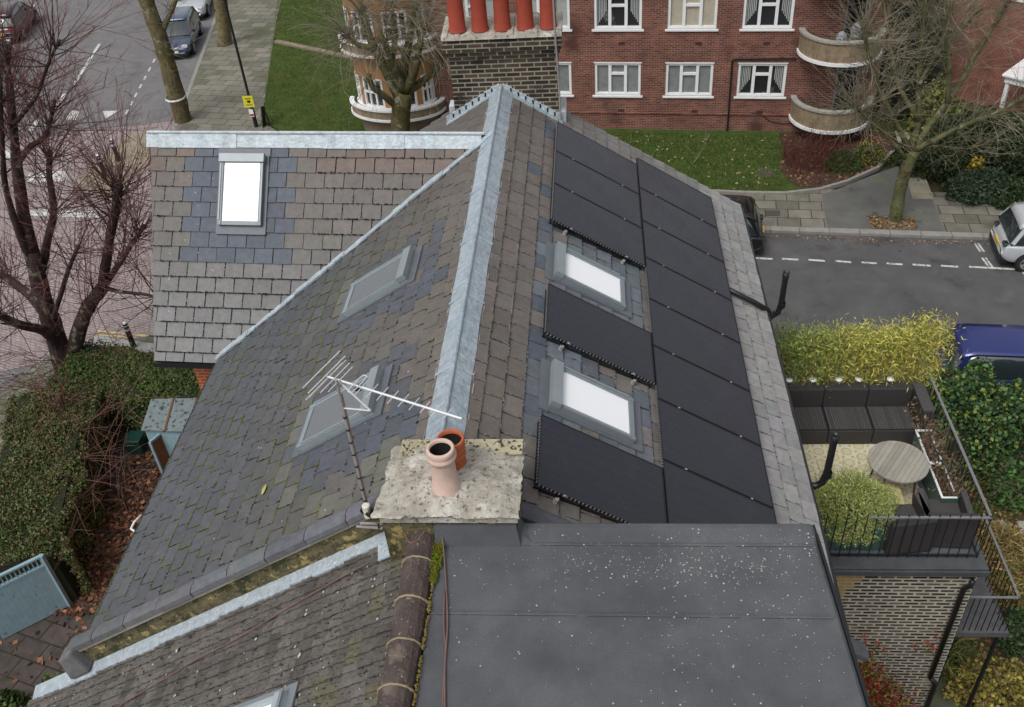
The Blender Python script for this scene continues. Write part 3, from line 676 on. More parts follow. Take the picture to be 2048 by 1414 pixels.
pot3((-.82, -9.36, ZC-.13), (.42,.11,.045), chim, [(.15,0,0), (.14,.06,0), (.128,.2,0), (.14,.22,0), (.14,.25,0), (.128,.26,0), (.14,.29,0), (.14,.33,0), (.128,.34,0), (.145,.38,0), (.145,.44,0), (.138,.45,0), (.12,.45,0), (.118,.4,1), (.11,.12,1), (.001,.12,1)], 'orange ribbed pot behind')
# far chimney stack with five red pots
b = MB(); fx0, fx1, fy0, fy1 = -1.93, .03, .46, 1.25
b.box(fx0, fx1, fy0, fy1, H-2.2, H+1.08)
for k, (e, z0, z1) in enumerate(((.03, 1.08, 1.16), (.06, 1.16, 1.24), (.09, 1.24, 1.42), (.055, 1.42, 1.47))):
    b.box(fx0-e, fx1+e, fy0-e, fy1+e, H+z0+.0005*k, H+z1)
stack = b.build('chimney', STOCK_DARK, house); stack['label'] = 'tall sooty brick chimney with a row of five red pots'
b = MB()
for i in range(20):
    x = lerp(fx0-.1, fx1+.1, i/20); x2 = lerp(fx0-.1, fx1+.1, (i+1)/20)
    h0 = H+1.56+rnd.uniform(-.02, .02)
    b.hexa([(x,fy0-.1+rnd.uniform(-.01,.01),H+1.47), (x2,fy0-.1,H+1.47), (x2,fy1+.1,H+1.47), (x,fy1+.1,H+1.47)], [(x,fy0-.07,h0-.03), (x2,fy0-.07,h0-.03), (x2,fy1,h0+.04), (x,fy1,h0+.04)])
b.build('flaunching', RENDER, stack)
for k in range(5):
    x = lerp(fx0+.18, fx1-.14, k/4)
    pot3((x, fy0+.2, H+1.55), jit((.3,.05,.028), .1), stack, [(.165,0,0), (.15,.05,0), (.142,.4,0), (.136,.95,0), (.15,1.0,0), (.15,1.1,0), (.13,1.12,0), (.11,1.1,1), (.1,.8,1), (.001,.8,1)])
b = MB()  # stepped lead against the stack
for f, U in ((fR, 1.3), (fL, 1.25)):
    for k in range(8):
        u = .02+(U-.05)*k/8; u2 = u+U/8+.03
        p = [f(u, .43, .03), f(u2, .43, .03)]
        b.hexa([p[0], p[1], p[1]+V((0,.03,0)), p[0]+V((0,.03,0))], [p[0]+V((0,.0,.09)), p[1]+V((0,.0,.12)), p[1]+V((0,.03,.12)), p[0]+V((0,.03,.09))], jit((.42,.47,.5), .08))
    b.hexa([f(0, .3, .02), f(U, .3, .02), f(U, .46, .02), f(0, .46, .02)], [f(0, .3, .035), f(U, .3, .035), f(U, .46, .04), f(0, .46, .04)], (.33,.39,.43))
b.box(.02, .16, .44, 1.1, H-.42, H+.0, (.5,.53,.55)); b.box(fx0-.16, fx0-.02, .8, 1.1, H-.42, H+.03, (.5,.53,.55))
b.build('flashing', LEAD, stack)
b = MB(); b.tube([(.06, .38, H-.15), (.05, .38, H+.6), (.02, .33, H+1.5), (0, .3, H+2.6)], .018, 6); b.build('flue_pipe', GALV, stack)
# soil vents at the eaves
for (y, bot, top, run) in ((-2.33, H-3.0, H-1.85, 1), (-6.48, H-3.0, H-1.77, 0)):
    t = thing('vent_pipe', (3.85, y, bot), 'black vent pipe with a roof elbow beside the bamboo' if run else 'black vent pipe rising beside the clipped bush', 'pipe', 'black vent pipes at the eaves')
    b = MB(); x = 3.85
    b.tube([(x-.25, y+.02, bot+.3), (x-.02, y, bot+.22), (x+.07, y, bot+.3), (x+.11, y, bot+.5), (x+.12, y, top)], .052, 12, cap=False)
    b.lathe([(.058, 0), (.06, .02), (.06, .12), (.05, .12), (.04, .02)], (x+.12, y, top-.1), 12); b.build('pipe', BLACKP, t, smooth=True)
    b = MB(); b.lathe([(.062, 0), (.066, .01), (.066, .1), (.062, .11)], (x+.12, y, bot+.42), 12); b.build('collar', BLACKP, t)
    if run:
        b = MB(); b.tube([fR(4.55, y-.42, .09), fR(5.1, y-.42, .1), fR(5.35, y-.4, .08), fR(5.55, y-.25, .0), (x-.06, y-.08, bot+.26), (x+.02, y, bot+.3)], .048, 10); b.build('branch', BLACKP, t, smooth=True)

# ================================================================= SOLAR PANELS
PL, PWD = 1.722, 1.134
def make_panel():
    b = MB(); b.box(.012, PL-.012, .012, PWD-.012, .0, .03, (.0125,.012,.021))
    t = b.build('solar_panel', PANEL, house, local=True); t['group'] = 'solar panels on the right-hand slope'
    b = MB()
    for k in range(1, 6):
        y = .012+(PWD-.024)*k/6; b.box(.02, PL-.02, y-.0015, y+.0015, .0302, .0308, (.06,.06,.07))
    for k in range(1, 72): x = PL*k/72; b.box(x-.0006, x+.0006, .02, PWD-.02, .0303, .0306, (.045,.045,.055))
    o = b.build('grid_lines', PANEL, t, local=True); o['kind'] = 'stuff'
    b = MB()
    for q in ((0, .014, 0, PWD), (PL-.014, PL, 0, PWD), (.014, PL-.014, 0, .014), (.014, PL-.014, PWD-.014, PWD)): b.box(q[0], q[1], q[2], q[3], -.004, .034)
    b.build('frame', BLACK, t, local=True)
    for x in (.35, PL-.35): b = MB(); b.box(x-.012, x+.012, -.012, .002, .02, .037); b.build('clamp', CLIP, t, local=True)
    return t
pan0 = make_panel(); nP = 0
def put(u, v, lab):
    global nP
    o = pan0 if nP == 0 else copy_tree(pan0, house); nP += 1
    o.location = fR(u, v-PWD, .115)-V(ORG['terraced_house']); o.rotation_euler = (0, th, 0); o['label'] = lab
    return o
UP = 1.13
ordn = ['topmost', 'second', 'third', 'fourth', 'fifth', 'sixth', 'seventh', 'bottom']
for k in range(8): put(UP+1.744, .29-k*1.154, 'outer black solar panel, '+(['farthest one by the eaves', 'second from the far end', 'third from the far end', 'fourth from the far end', 'fourth from the near end', 'third from the near end', 'second from the near end', 'nearest one by the flat roof'][k]))
for k in range(3): put(UP, 0-k*1.154, 'black solar panel in the inner column, '+['farthest, touching the brick chimney corner', 'middle one of the far group of three', 'just above the farther roof window'][k])
put(UP, -5.206, 'lone black solar panel between the two white roof windows')
put(UP, -7.94, 'inner black solar panel beside the near rendered chimney')
# rails, mesh skirts and toothed clips round the free edges
mnt = thing('panel_mounting', fR(UP, -4.5, 0), 'black rails, mesh skirt and toothed clips holding the panels off the slates', 'mounting')
b = MB()
def teeth(u0, v0, u1, v1):
    L_ = math.hypot(u1-u0, v1-v0); n = int(L_/.05)
    for k in range(n):
        t = (k+.5)/n; u = lerp(u0, u1, t); v = lerp(v0, v1, t)
        b.hexa([fR(u-.005, v-.006, .125), fR(u+.005, v-.006, .125), fR(u+.005, v+.006, .125), fR(u-.005, v+.006, .125)], [fR(u-.005, v-.006, .153), fR(u+.005, v-.006, .153), fR(u+.005, v+.006, .153), fR(u-.005, v+.006, .153)])
for (v0, v1) in ((0, -3.44), (-5.206, -6.34), (-7.94, -9.07)):
    teeth(UP-.01, v0, UP-.01, v1); teeth(UP, v1-.012, UP+1.73, v1-.012)
teeth(UP+1.733, -3.46, UP+1.733, -5.19); teeth(UP+1.733, -6.36, UP+1.733, -7.93)
o = b.build('clip_row', mat('clip_teeth', (.2,.2,.2), .6, var=0), mnt); o['kind'] = 'stuff'
for (v0, v1) in ((-.02, -3.42), (-5.22, -6.32), (-7.96, -9.05)):
    for (a, c, d, e) in ((UP+.02, v0, UP+.02, v1), (UP, v1+.015, UP+1.72, v1+.015)):
        b = MB(); p = fR(a, c, 0); q = fR(d, e, 0); n = V((ST, 0, CT))*.05
        dd = (q-p).normalized().cross(V((ST,0,CT)))*.004
        b.hexa([p-dd, q-dd, q+dd, p+dd], [p-dd+n, q-dd+n, q+dd+n, p+dd+n]); b.build('mesh_skirt', BLACK, mnt)
for uu, va, vb in ((UP+.3, -.05, -3.42), (UP+1.4, -.05, -3.42), (UP+.3, -5.24, -6.32), (UP+1.4, -5.24, -6.32), (UP+.3, -7.98, -9.05), (UP+1.4, -7.98, -9.05), (UP+2.1, .2, -9.0), (UP+3.1, .2, -9.0)): b = MB(); b.bar(fR(uu, va, .06), fR(uu, vb, .06), .04, .04, up=(ST,0,CT)); b.build('rail', BLACK, mnt)
bk0 = None
for (u, v) in ((UP+.28, -3.5), (UP+1.35, -3.5), (UP+.28, -6.4), (UP+1.42, -6.4), (UP+.28, -9.12), (UP+1.5, -9.12)):
    if bk0 is None:
        bk0 = MB(); bk0.box(-.02, .02, -.03, .03, 0, .02); bk0.box(-.02, -.005, -.03, .01, .02, .07); bk0.box(.008, .02, -.02, .02, .02, .075); bk0.tube([(0,-.02,.05), (.02,.02,.06)], .01)
        bk0 = bk0.build('roof_bracket', mat('bright_steel', (.55,.53,.5), .4, metal=.5)); o = bk0
        tag(o, '', 'bracket', 'steel brackets under the panel edges')
    else: o = bk0.copy(); COL.objects.link(o)
    o.location = fR(u, v, .03); o.rotation_euler = (0, th, 0)
    o['label'] = 'small steel roof bracket under the panels, '+{(-3.5): 'beside the farther white roof window', (-6.4): 'below the lone middle panel', (-9.12): 'nearest the flat roof'}[v]+(', inner one' if u < UP+.5 else ', outer one')

# ================================================================= NEIGHBOUR: tiled slope, ridge and flat felt roof
nb = thing('neighbour_house', (-1, -12, 0), 'nearest house with rough tiled slope and black felt flat roof, cut by the picture edge', 'house')
DZ = -.45
def fN(u, v, h=0): return fL(u, v, 0)+V((-SL*h, 0, DZ+CL*h))
YF = -14.2
b = MB(); r = 0; u = .16
while u < 6.9:
    v = YF+(.165 if r % 2 else 0)
    while v < YN-.12:
        v2 = v+.325; k_ = rnd.uniform(.8, 1.2); c = tuple(q*k_ for q in (.118,.108,.098)) if rnd.random() < .88 else (.085,.078,.07)
        if u < 1.2 and rnd.random() < .15: c = (.12,.112,.08)
        e = min(v2-.006, YN-.12); d = rnd.uniform(-.006, .006); l = rnd.uniform(0, .006)
        if e > v+.02:
            n = 4                 # a shallow-corrugated concrete tile
            for k in range(n):
                a0, a1 = lerp(v, e, k/n), lerp(v, e, (k+1)/n); hx = .02 if k % 2 else .0
                b.hexa([fN(u, a0, -.02), fN(u+.2+d, a0, -.02), fN(u+.2+d, a1, -.02), fN(u, a1, -.02)], [fN(u, a0, .004+hx), fN(u+.2+d, a0, .022+hx+l), fN(u+.2+d, a1, .022+hx+l), fN(u, a1, .004+hx)], jit(c, .06), bottom=False)
        v = v2
    u += .185; r += 1
nt_ = b.build('tiled_slope', TILE, nb)
b = MB(); b.hexa([fN(0, YF, -.3), fN(6.95, YF, -.3), fN(6.95, YN-.1, -.3), fN(0, YN-.1, -.3)], [fN(0, YF, -.03), fN(6.95, YF, -.03), fN(6.95, YN-.1, -.03), fN(0, YN-.1, -.03)]); b.build('roof_deck', UNDER, nt_)
P = []; C = []
for k in range(5200):    # short dark strips set along the tile grooves
    u, v = rnd.uniform(.2, 6.8), YF+rnd.randint(0, 56)*.08125+rnd.uniform(-.012, .012)
    if v > YN-.3: continue
    l = rnd.uniform(.01, .06); w_ = rnd.uniform(.003, .008); c = (.022,.021,.017) if rnd.random() < .85 else (.045,.05,.02)
    P.append([list(fN(u, v-w_, .03)), list(fN(u+l, v-w_, .034)), list(fN(u+l, v+w_, .034)), list(fN(u, v+w_, .03))]); C.append(c)
for k in range(1500):
    u, v = rnd.uniform(.2, 6.8), rnd.uniform(YF, YN-.3)
    if rnd.random() < .8: s = rnd.uniform(.006, .02); c = (.02,.02,.016) if rnd.random() < .6 else (.05,.055,.02)
    else: s = rnd.uniform(.008, .02); c = (.42,.42,.4)
    if rnd.random() < .012: s = rnd.uniform(.022, .034); c = (.42,.42,.4)
    q = [fN(u+s*math.cos(a)*rnd.uniform(.7, 1.2), v+s*math.sin(a)*rnd.uniform(.7, 1.4), .034) for a in (0, 1.6, 3.1, 4.7)]; t = fN(u, v, .036+s*.4)
    for i in range(4): P.append([list(q[i]), list(q[(i+1) % 4]), list(t), list(t)]); C.append(c)
b = MB(); b.bulk(P, C); o = b.build('groove_strips_moss_lichen', SPOT, nt_); o['kind'] = 'stuff'
# stepped lead where the slope meets the party wall
b = MB(); u = .35
while u < 6.9:
    u2 = min(u+rnd.uniform(.3, .5), 6.92); y0 = YN-.085; wv = .19+rnd.uniform(-.02, .03); c = jit((.36,.42,.47), .07); n = 4
    for k in range(n):
        a, e = lerp(u, u2, k/n), lerp(u, u2, (k+1)/n); j0, j1 = rnd.uniform(-.01, .01), rnd.uniform(-.01, .01)
        b.hexa([fN(a, y0, .02), fN(e, y0, .02), fN(e, y0-wv+j1, .03), fN(a, y0-wv+j0, .03)], [fN(a, y0, .1), fN(e, y0, .1), fN(e, y0-wv+j1, .055), fN(a, y0-wv+j0, .055)], c)
    u = u2
b.build('lead_flashing', LEADX, nb)
b = MB(); b.hexa([fN(.42, YN-.22, .05), fN(.75, YN-.22, .05), fN(.7, YN-.5, .05), fN(.42, YN-.5, .05)], [fN(.42, YN-.22, .11), fN(.75, YN-.22, .11), fN(.72, YN-.5, .07), fN(.42, YN-.5, .07)])
b.hexa([fN(.1, YN-.42, .05), fN(.45, YN-.42, .05), fN(.45, YN-.54, .05), fN(.1, YN-.54, .05)], [fN(.1, YN-.4, .1), fN(.45, YN-.4, .1), fN(.45, YN-.54, .08), fN(.1, YN-.54, .08)]); b.build('lead_apron', LEADX, nb)
# ridge tiles
ZN = H+.2; XN = -1.12
b = MB(); y = -9.86
for k in range(11):
    y2 = y-.47; n = 9; dz_ = rnd.uniform(-.006, .006)
    p0 = [V((XN+.165*math.cos(a), y, ZN-.06+.17*math.sin(a)+dz_)) for a in [math.radians(-25+230*i/n) for i in range(n+1)]]
    p1 = [V((XN+.158*math.cos(a), y2+.012, ZN-.06+.163*math.sin(a)+dz_)) for a in [math.radians(-25+230*i/n) for i in range(n+1)]]
    for i in range(n): b.face([p0[i], p0[i+1], p1[i+1], p1[i]])
    b.face(p0); b.face(p1); y = y2
b.build('ridge_tiles', RIDGET, nb)
b = MB(); y = -9.86
for k in range(11):
    y -= .47
    b.tube([(XN+.17*math.cos(a), y+.006+rnd.uniform(-.006, .006), ZN-.06+.172*math.sin(a)) for a in [math.radians(200-220*i/9) for i in range(10)]], .009+.004*rnd.random(), 5)
b.tube([(XN+.04+.02*math.sin(i), -9.83+.03*math.sin(i*2.1), ZN+.04) for i in range(3)], .03, 5)
b.build('ridge_mortar', mat('yellowed_mortar', (.26,.21,.13), .95, bump=.6, var=.3), nb)['kind'] = 'stuff'
# rubble of old mortar against the chimney
b = MB(); r5 = random.Random(11)
for k in range(46):
    x, y = r5.uniform(-1.55, -1.0), r5.uniform(-9.9, -9.66); s = r5.uniform(.02, .05)
    q_ = fN(r5.uniform(.02, .6), r5.uniform(-9.72, -9.5), .03); x, y, z = q_
    b.hexa([(x-s,y-s,z-.1), (x+s,y-s,z-.1), (x+s,y+s,z-.1), (x-s,y+s,z-.1)], [(x-s*.6,y-s*.7,z+s*.7), (x+s*.7,y-s*.5,z+s*.5), (x+s*.6,y+s*.7,z+s*.8), (x-s*.7,y+s*.5,z+s*.5)])
b.build('mortar_bedding', MOSSWALL, nb)['kind'] = 'stuff'
# flat roof
ZF = H+.2; FXA, FXB, FXC = -.93, 2.86, 2.9
def xr(y): return 2.81+(y+9.75)*-.05
b = MB()
n = 12
prof = [(-9.8, -.5), (-9.805, .015), (-9.83, .035), (-9.88, .032), (-9.99, .005), (-10.04, -.012), (-14.2, -.012)]
xs = [FXA+(0)*.1, -.6, -.2, .4, 1.2, 2.0, 2.5]
rows = []
for y, dz_ in prof: rows.append([V((x, y, ZF+dz_)) for x in xs]+[V((xr(y)-.03, y, ZF+dz_+.0)), V((xr(y), y, ZF+dz_-.02)), V((xr(y)+.01, y, ZF+dz_-.12))])
for i in range(len(rows)-1):
    for j in range(len(rows[0])-1): b.face([rows[i][j], rows[i][j+1], rows[i+1][j+1], rows[i+1][j]])
fl = b.build('flat_roof', FELT, nb)
for y in (-10.06, -10.9, -11.95, -13.0):
    n = 14; b = MB()   # lapped seams of the felt
    for k in range(n):
        x, x2 = lerp(FXA, xr(y)-.04, k/n), lerp(FXA, xr(y)-.04, (k+1)/n); j = .004*math.sin(k*2.2)
        b.hexa([(x,y-.012,ZF-.013), (x2,y-.012,ZF-.013), (x2,y+.05,ZF-.013), (x,y+.05,ZF-.013)], [(x,y-.0+j,ZF-.003), (x2,y-.0+j,ZF-.003), (x2,y+.04,ZF-.0115), (x,y+.04,ZF-.0115)])
    b.build('felt_lap', FELT, fl)
b = MB(); b.hexa([(.15,-9.83,ZF+.03), (.158,-9.83,ZF+.03), (.158,-10.0,ZF-.0), (.15,-10.0,ZF-.0)], [(.15,-9.835,ZF+.045), (.158,-9.835,ZF+.045), (.158,-10.0,ZF+.006), (.15,-10.0,ZF+.006)])
b.build('felt_lap', FELT, fl)
b = MB()
for y in (-10.06, -10.9, -11.95, -13.0):
    n = 40
    for k in range(n):
        if rnd.random() < .15: continue
        x, x2 = lerp(FXA, xr(y)-.06, k/n), lerp(FXA, xr(y)-.06, (k+1)/n); w_ = rnd.uniform(.003, .006)
        b.face([(x, y-.016-w_, ZF-.0105), (x2, y-.016-w_, ZF-.0105), (x2, y-.014, ZF-.0105), (x, y-.014, ZF-.0105)])
b.build('seam_line', mat('bitumen', (.02,.02,.022), .7), fl)['kind'] = 'stuff'
b = MB(); q = [(-.95,-10.16), (-.08,-10.16)]   # felt upstand against the chimney
b.hexa([(-.97,-10.1,ZF-.02), (-.1,-10.1,ZF-.02), (-.1,-9.99,ZF-.02), (-.97,-9.99,ZF-.02)], [(-.97,-10.035,ZF+.22), (-.14,-10.035,ZF+.22), (-.14,-9.99,ZF+.22), (-.97,-9.99,ZF+.22)])
b.hexa([(-.1,-10.1,ZF-.02), (.02,-10.04,ZF-.02), (.02,-9.82,ZF-.02), (-.1,-9.82,ZF-.02)], [(-.13,-10.03,ZF+.18), (-.1,-10.0,ZF+.06), (-.08,-9.84,ZF+.05), (-.13,-9.84,ZF+.18)])
b.build('felt_upstand', FELT, fl)
b = MB(); b.bar((xr(-9.8)+.015, -9.8, ZF-.07), (xr(-14.2)+.015, -14.2, ZF-.07), .02, .14); b.tube([(xr(-9.8)+.05, -9.8, ZF-.16), (xr(-14.2)+.05, -14.2, ZF-.16)], .035, 8); b.build('edge_gutter', BLACKP, nb)
b = MB(); b.box(-.93, 2.8, -14.2, -9.81, H-2.6, ZF-.13); b.build('dormer_wall', mat('dormer_cladding', (.08,.08,.085), .8), nb)
b = MB(); b.box(-6.6, 3.45, -14.2, -9.63, 0, H-3.9); b.build('wall', ORANGE_BR2, nb)
P = []; C = []
for k in range(900):
    y = -9.75-abs(rnd.gauss(0, 1))*1.3-rnd.random()*.25; x = rnd.uniform(-.8, 2.82) if rnd.random() < .5 else rnd.uniform(1.2, 2.8)
    if rnd.random() < .35: x = rnd.gauss(1.6, .9); y = rnd.gauss(-10.32, .12)
    if y > -9.86 or y < -14 or x > xr(y)-.03 or x < -.85: continue
    s = rnd.choice((.003, .003, .0035, .004, .005, .006, .009)); z = ZF-.002 if y < -10.03 else ZF+.012+(y+10.03)*.15
    c = jit((.42,.42,.4), .3)
    for i in range(2):
        a = rnd.random()*3; q = [[x+s*math.cos(a+i*.8+t_), y+s*math.sin(a+i*.8+t_), z+i*.001] for t_ in (0, 1.57, 3.14, 4.71)]; P.append(q); C.append(c)
b = MB(); b.bulk(P, C); o = b.build('pale_specks', SPOT, fl); o['kind'] = 'stuff'
# moss strip between ridge and felt
b = MB(); P = []; C = []
for k in range(1500):
    y = -9.72-rnd.random()**1.5*.85 if k < 1000 else rnd.uniform(-13.8, -9.8); wv = .055 if k < 1000 else .014
    x = -.935+rnd.uniform(-wv, wv)*(1 if y > -10.4 else .6)-.0*y; s = rnd.uniform(.006, .016); z = ZF+.01+rnd.random()*.03
    c = (.06+.06*rnd.random(), .08+.07*rnd.random(), .01) if k < 1000 else (.2,.15,.04)
    q = [[x+s*math.cos(a_)*rnd.uniform(.6, 1.3), y+s*math.sin(a_)*1.2, z] for a_ in (0, 1.6, 3.1, 4.7)]; t = [x, y, z+s*1.2]
    for i in range(4): P.append([q[i], q[(i+1) % 4], t, t]); C.append(c)
b.bulk(P, C); o = b.build('moss', MOSS, nb); o['kind'] = 'stuff'
# neighbour's roof window, cut by the lower edge
def nwin():
    b = MB()
    def ob(a, c, d, e, h0, h1): b.hexa([fN(a, d, h0), fN(c, d, h0), fN(c, e, h0), fN(a, e, h0)], [fN(a, d, h1), fN(c, d, h1), fN(c, e, h1), fN(a, e, h1)])
    u0, u1, v0, v1 = 1.62, 2.84, -12.0, -11.2
    ob(u0, u0+.12, v0, v1, 0, .14); ob(u0+.12, u1, v0, v0+.07, 0, .11); ob(u0+.12, u1, v1-.07, v1, 0, .11); ob(u1-.08, u1, v0+.07, v1-.07, 0, .1)
    f = b.build('roof_window', LIGHTMET, nb, bevel=.008)
    b = MB(); ob(u0+.12, u1-.08, v0+.07, v1-.07, .04, .075); b.build('pane', GLASSW, f)
    b = MB(); ob(u0-.1, u0, v0-.06, v1+.1, .04, .06); ob(u0-.012, u0+.03, v0-.01, v1+.01, .14, .15); ob(u0, u1, v1, v1+.1, .04, .055); b.build('flashing', GREYMET, f)
nwin()
# cables
def wire(name, pts, r, lab, m=CABLE, grp=None):
    b = MB(); P_ = []
    for i in range(len(pts)-1):
        for k in range(5):
            t = k/5; P_.append(V(pts[i]).lerp(V(pts[i+1]), t))
    P_.append(V(pts[-1])); n = len(P_)
    for _ in range(3): P_ = [P_[0]]+[(P_[i-1]+P_[i]*2+P_[i+1])/4 for i in range(1, n-1)]+[P_[-1]]
    b.tube(P_, r, 6); return tag(b.build(name, m, smooth=True), lab, 'cable', grp)
zc = ZF+.012
def fz(x, y, z): return tuple(atZ(x, y, z))
wire('cable', [fz(752, 1046, H+.2), fz(800, 1040, H+.28), (-1.2,-10.22,H+.3), fz(868, 1040, H+.3), fz(884, 1062, ZF+.12), fz(889, 1120, zc), fz(893, 1180, zc), fz(896, 1250, zc), fz(889, 1330, zc), fz(890, 1414, zc), fz(890, 1500, zc)], .0085, 'brown twin cable running down the left side of the felt flat roof', grp='cables over the neighbour roof')
wire('cable', [fz(889, 1180, zc), fz(887, 1250, zc), fz(892, 1300, zc), fz(886, 1380, zc), fz(886, 1460, zc)], .008, 'second brown cable lying beside the first on the felt', grp='cables over the neighbour roof')
def onN(x, y, h=.06):
    n = V((-SL, 0, CL)); p0 = fN(1, -10, h); return hit(x, y, n, n.dot(p0))
wire('cable', [tuple(onN(x, y)) for x, y in ((738,1125), (650,1172), (560,1225), (470,1280), (380,1325), (300,1375), (225,1418), (160,1460))], .0075, 'thin brown cable slanting across the rough tiled slope', grp='cables over the neighbour roof')

# ================================================================= AERIAL
MX, MY = -1.78, -9.58
ae = thing('tv_aerial', (MX, MY, H+.1), 'tall television aerial with long toothed boom on a pole strapped to the party wall', 'aerial')
b = MB(); b.tube([(MX, MY, H+.05), (MX, MY, H+1.98)], .0165, 10); b.build('mast', GALV, ae)
b = MB()
for k in range(8): b.lathe([(.019, 0), (.023, .005), (.023, .02), (.019, .025)], (MX, MY, H+.3+k*.17), 8); b.build('cable_tie', BLACKP, ae); b = MB()
b.tube([(MX+.024, MY, H+.05), (MX+.024, MY, H+1.8)], .006, 5); b.build('cable', CABLE, ae)
ZB = H+1.93; B0 = V((-1.9, -9.47, ZB)); B1 = V((-.53, -10.08, ZB)); bd = (B1-B0).normalized(); be = V((-bd.y, bd.x, 0))*1
b = MB(); b.tube([B0, B1], .0125, 10); b.build('boom', ALU, ae)
for k in range(9):
    p = B0.lerp(B1, .27+k*.078); l = .11-.004*k; b = MB(); b.tube([p-be*l, p+be*l], .0045, 5); b.build('director', ALU, ae)
for k in range(4):
    b = MB(); p = B0+bd*.03+V((0, 0, -.07+.05*k)); d = bd*-.05*abs(k-1.5)
    b.tube([p+d-be*.3, p+d+be*.3], .006, 5); b.build('reflector', ALU, ae)
for k in range(2):
    b = MB(); p = B0+bd*(.1+.06*k)+V((0,0,.02)); b.tube([p-be*(.24-.04*k), p+be*(.24-.04*k)], .005, 5); b.build('reflector', ALU, ae)
b = MB(); c = B0+bd*.36; lp = [c+be*(.13*math.copysign(1, math.cos(a)) *min(1, abs(math.cos(a))*1.6))+V((0,0,.03))+bd*.03*math.sin(a) for a in [i*math.pi/10 for i in range(21)]]
b.tube(lp, .006, 5, cap=False); b.build('dipole', ALU, ae)
b = MB(); b.box(c.x-.03, c.x+.03, c.y-.03, c.y+.03, ZB-.04, ZB+.0); b.build('junction_box', BLACKP, ae, bevel=.005)
b = MB(); b.tube([(MX, MY, H+1.62), B0+bd*.45+V((0,0,-.28)), ], .009, 6); b.tube([B0+bd*.45+V((0,0,-.28)), B0+bd*.14+V((0,0,-.02))], .011, 6); b.build('strut', ALU, ae)
b = MB(); b.tube([(MX+.02, MY-.06, H+.12), (MX+.02, MY-.06, H+.3)], .045, 12); b.build('amplifier', PLASTW, ae, bevel=.012, smooth=False)
b = MB(); b.tube([(MX-.03, MY-.02, H+.2), (MX+.08, MY-.09, H+.2)], .052, 10); b.build('strap', BLACK, ae)
for i in range(2):
    b = MB(); b.bar((MX-.14+i*.05, MY-.05, H-.05+i*.05), (MX+.16, MY-.1+i*.02, H-.02+i*.05), .03, .012); b.tube([(MX+.12, MY-.1, H-.06), (MX+.12, MY-.1, H+.07)], .01, 6); b.build('bracket', GALV, ae)
b = MB(); o_ = fL(2.7, -8.45, .03); b.lathe([(.0, .03), (.03, .026), (.045, .012), (.05, 0)], (0,0,0), 10)
b = MB(); 
for i in range(8):
    a0, a1 = i*math.pi/4, (i+1)*math.pi/4
    b.face([fL(2.95+.035*math.cos(a0), -8.2+.09*math.sin(a0), .043), fL(2.95+.035*math.cos(a1), -8.2+.09*math.sin(a1), .043), fL(2.95, -8.2, .065)])
tag(b.build('fallen_leaf', mat('yellow_leaf', (.4,.36,.12), .8)), 'single yellowish leaf lying on the grey slates of the left slope', 'leaf')

# ================================================================= ROOF TERRACE
ZT = H-5.2; TX0, TX1, TY0, TY1 = 3.5, 6.95, -6.02, -1.85
ext = thing('rear_extension', (5.2, -3.7, 0), 'sooty repointed brick extension carrying the furnished roof terrace', 'building')
b = MB(); b.box(TX0, TX1-.06, TY0+.06, TY1, 0, ZT-.16); b.build('wall', STOCK, ext)
b = MB()
for i, (z0, z1, x1) in enumerate(((ZT-.42, ZT-.17, 5.05), (ZT-.62, ZT-.425, 4.95), (ZT-.85, ZT-.625, 4.84), (ZT-1.15, ZT-.855, 4.72))): b.box(TX0, x1, TY0+.053, TY0+.07, z0, z1)
b.build('cleaned_brick', YSTOCK, ext)
b = MB(); b.box(TX0, TX1, TY0+.3, TY1+.1, ZT-.16, ZT-.004); b.build('terrace_floor', mat('terrace_base', (.1,.11,.12), .8), ext)
b = MB(); b.box(TX0, TX1+.03, TY0-.03, TY0+.3, ZT-.18, ZT+.015); b.box(TX0, TX1+.06, TY0-.06, TY0-.03, ZT-.15, ZT-.03); b.box(TX1-.16, TX1+.03, TY0+.301, TY1+.1, ZT-.18, ZT+.013); b.build('lead_ledge', PAVE_DK, ext, bevel=.01)
b = MB(); b.tube([(TX1-.2, TY0-.1, ZT-.2), (TX1-.2, TY0-.08, ZT-.35), (TX1-.25, TY0-.02, ZT-.5), (TX1-.27, TY0-.02, ZT-3.1)], .045, 10)
b.tube([(TX1-.27, TY0-.02, ZT-3.1), (TX1-.15, TY0-.05, ZT-3.25), (TX1-.15, TY0-.05, .1)], .045, 10); b.build('downpipe', BLACKP, ext, smooth=True)
b = MB(); b.box(4.62, 4.82, TY0-.02, TY0+.05, ZT-1.75, ZT-1.3); b.build('vent_box', mat('grey_vent', (.16,.18,.22), .6), ext)
# patterned outdoor rug
m = bpy.data.materials.new('patterned_rug'); m.use_nodes = True; N = m.node_tree.nodes; L = m.node_tree.links
t = N.new('ShaderNodeTexCoord'); bsd = N['Principled BSDF']; bsd.inputs['Roughness'].default_value = .95
facs = []
for rot in (0, 60, 120):
    mp = N.new('ShaderNodeMapping'); mp.inputs['Rotation'].default_value[2] = math.radians(rot); L.new(t.outputs['Object'], mp.inputs[0])
    wv_ = N.new('ShaderNodeTexWave'); wv_.inputs['Scale'].default_value = 1.25; wv_.bands_direction = 'X'; L.new(mp.outputs[0], wv_.inputs[0]); facs.append(wv_.outputs['Fac'])
a1 = N.new('ShaderNodeMath'); a1.operation = 'ADD'; L.new(facs[0], a1.inputs[0]); L.new(facs[1], a1.inputs[1])
a2 = N.new('ShaderNodeMath'); a2.operation = 'ADD'; L.new(a1.outputs[0], a2.inputs[0]); L.new(facs[2], a2.inputs[1])
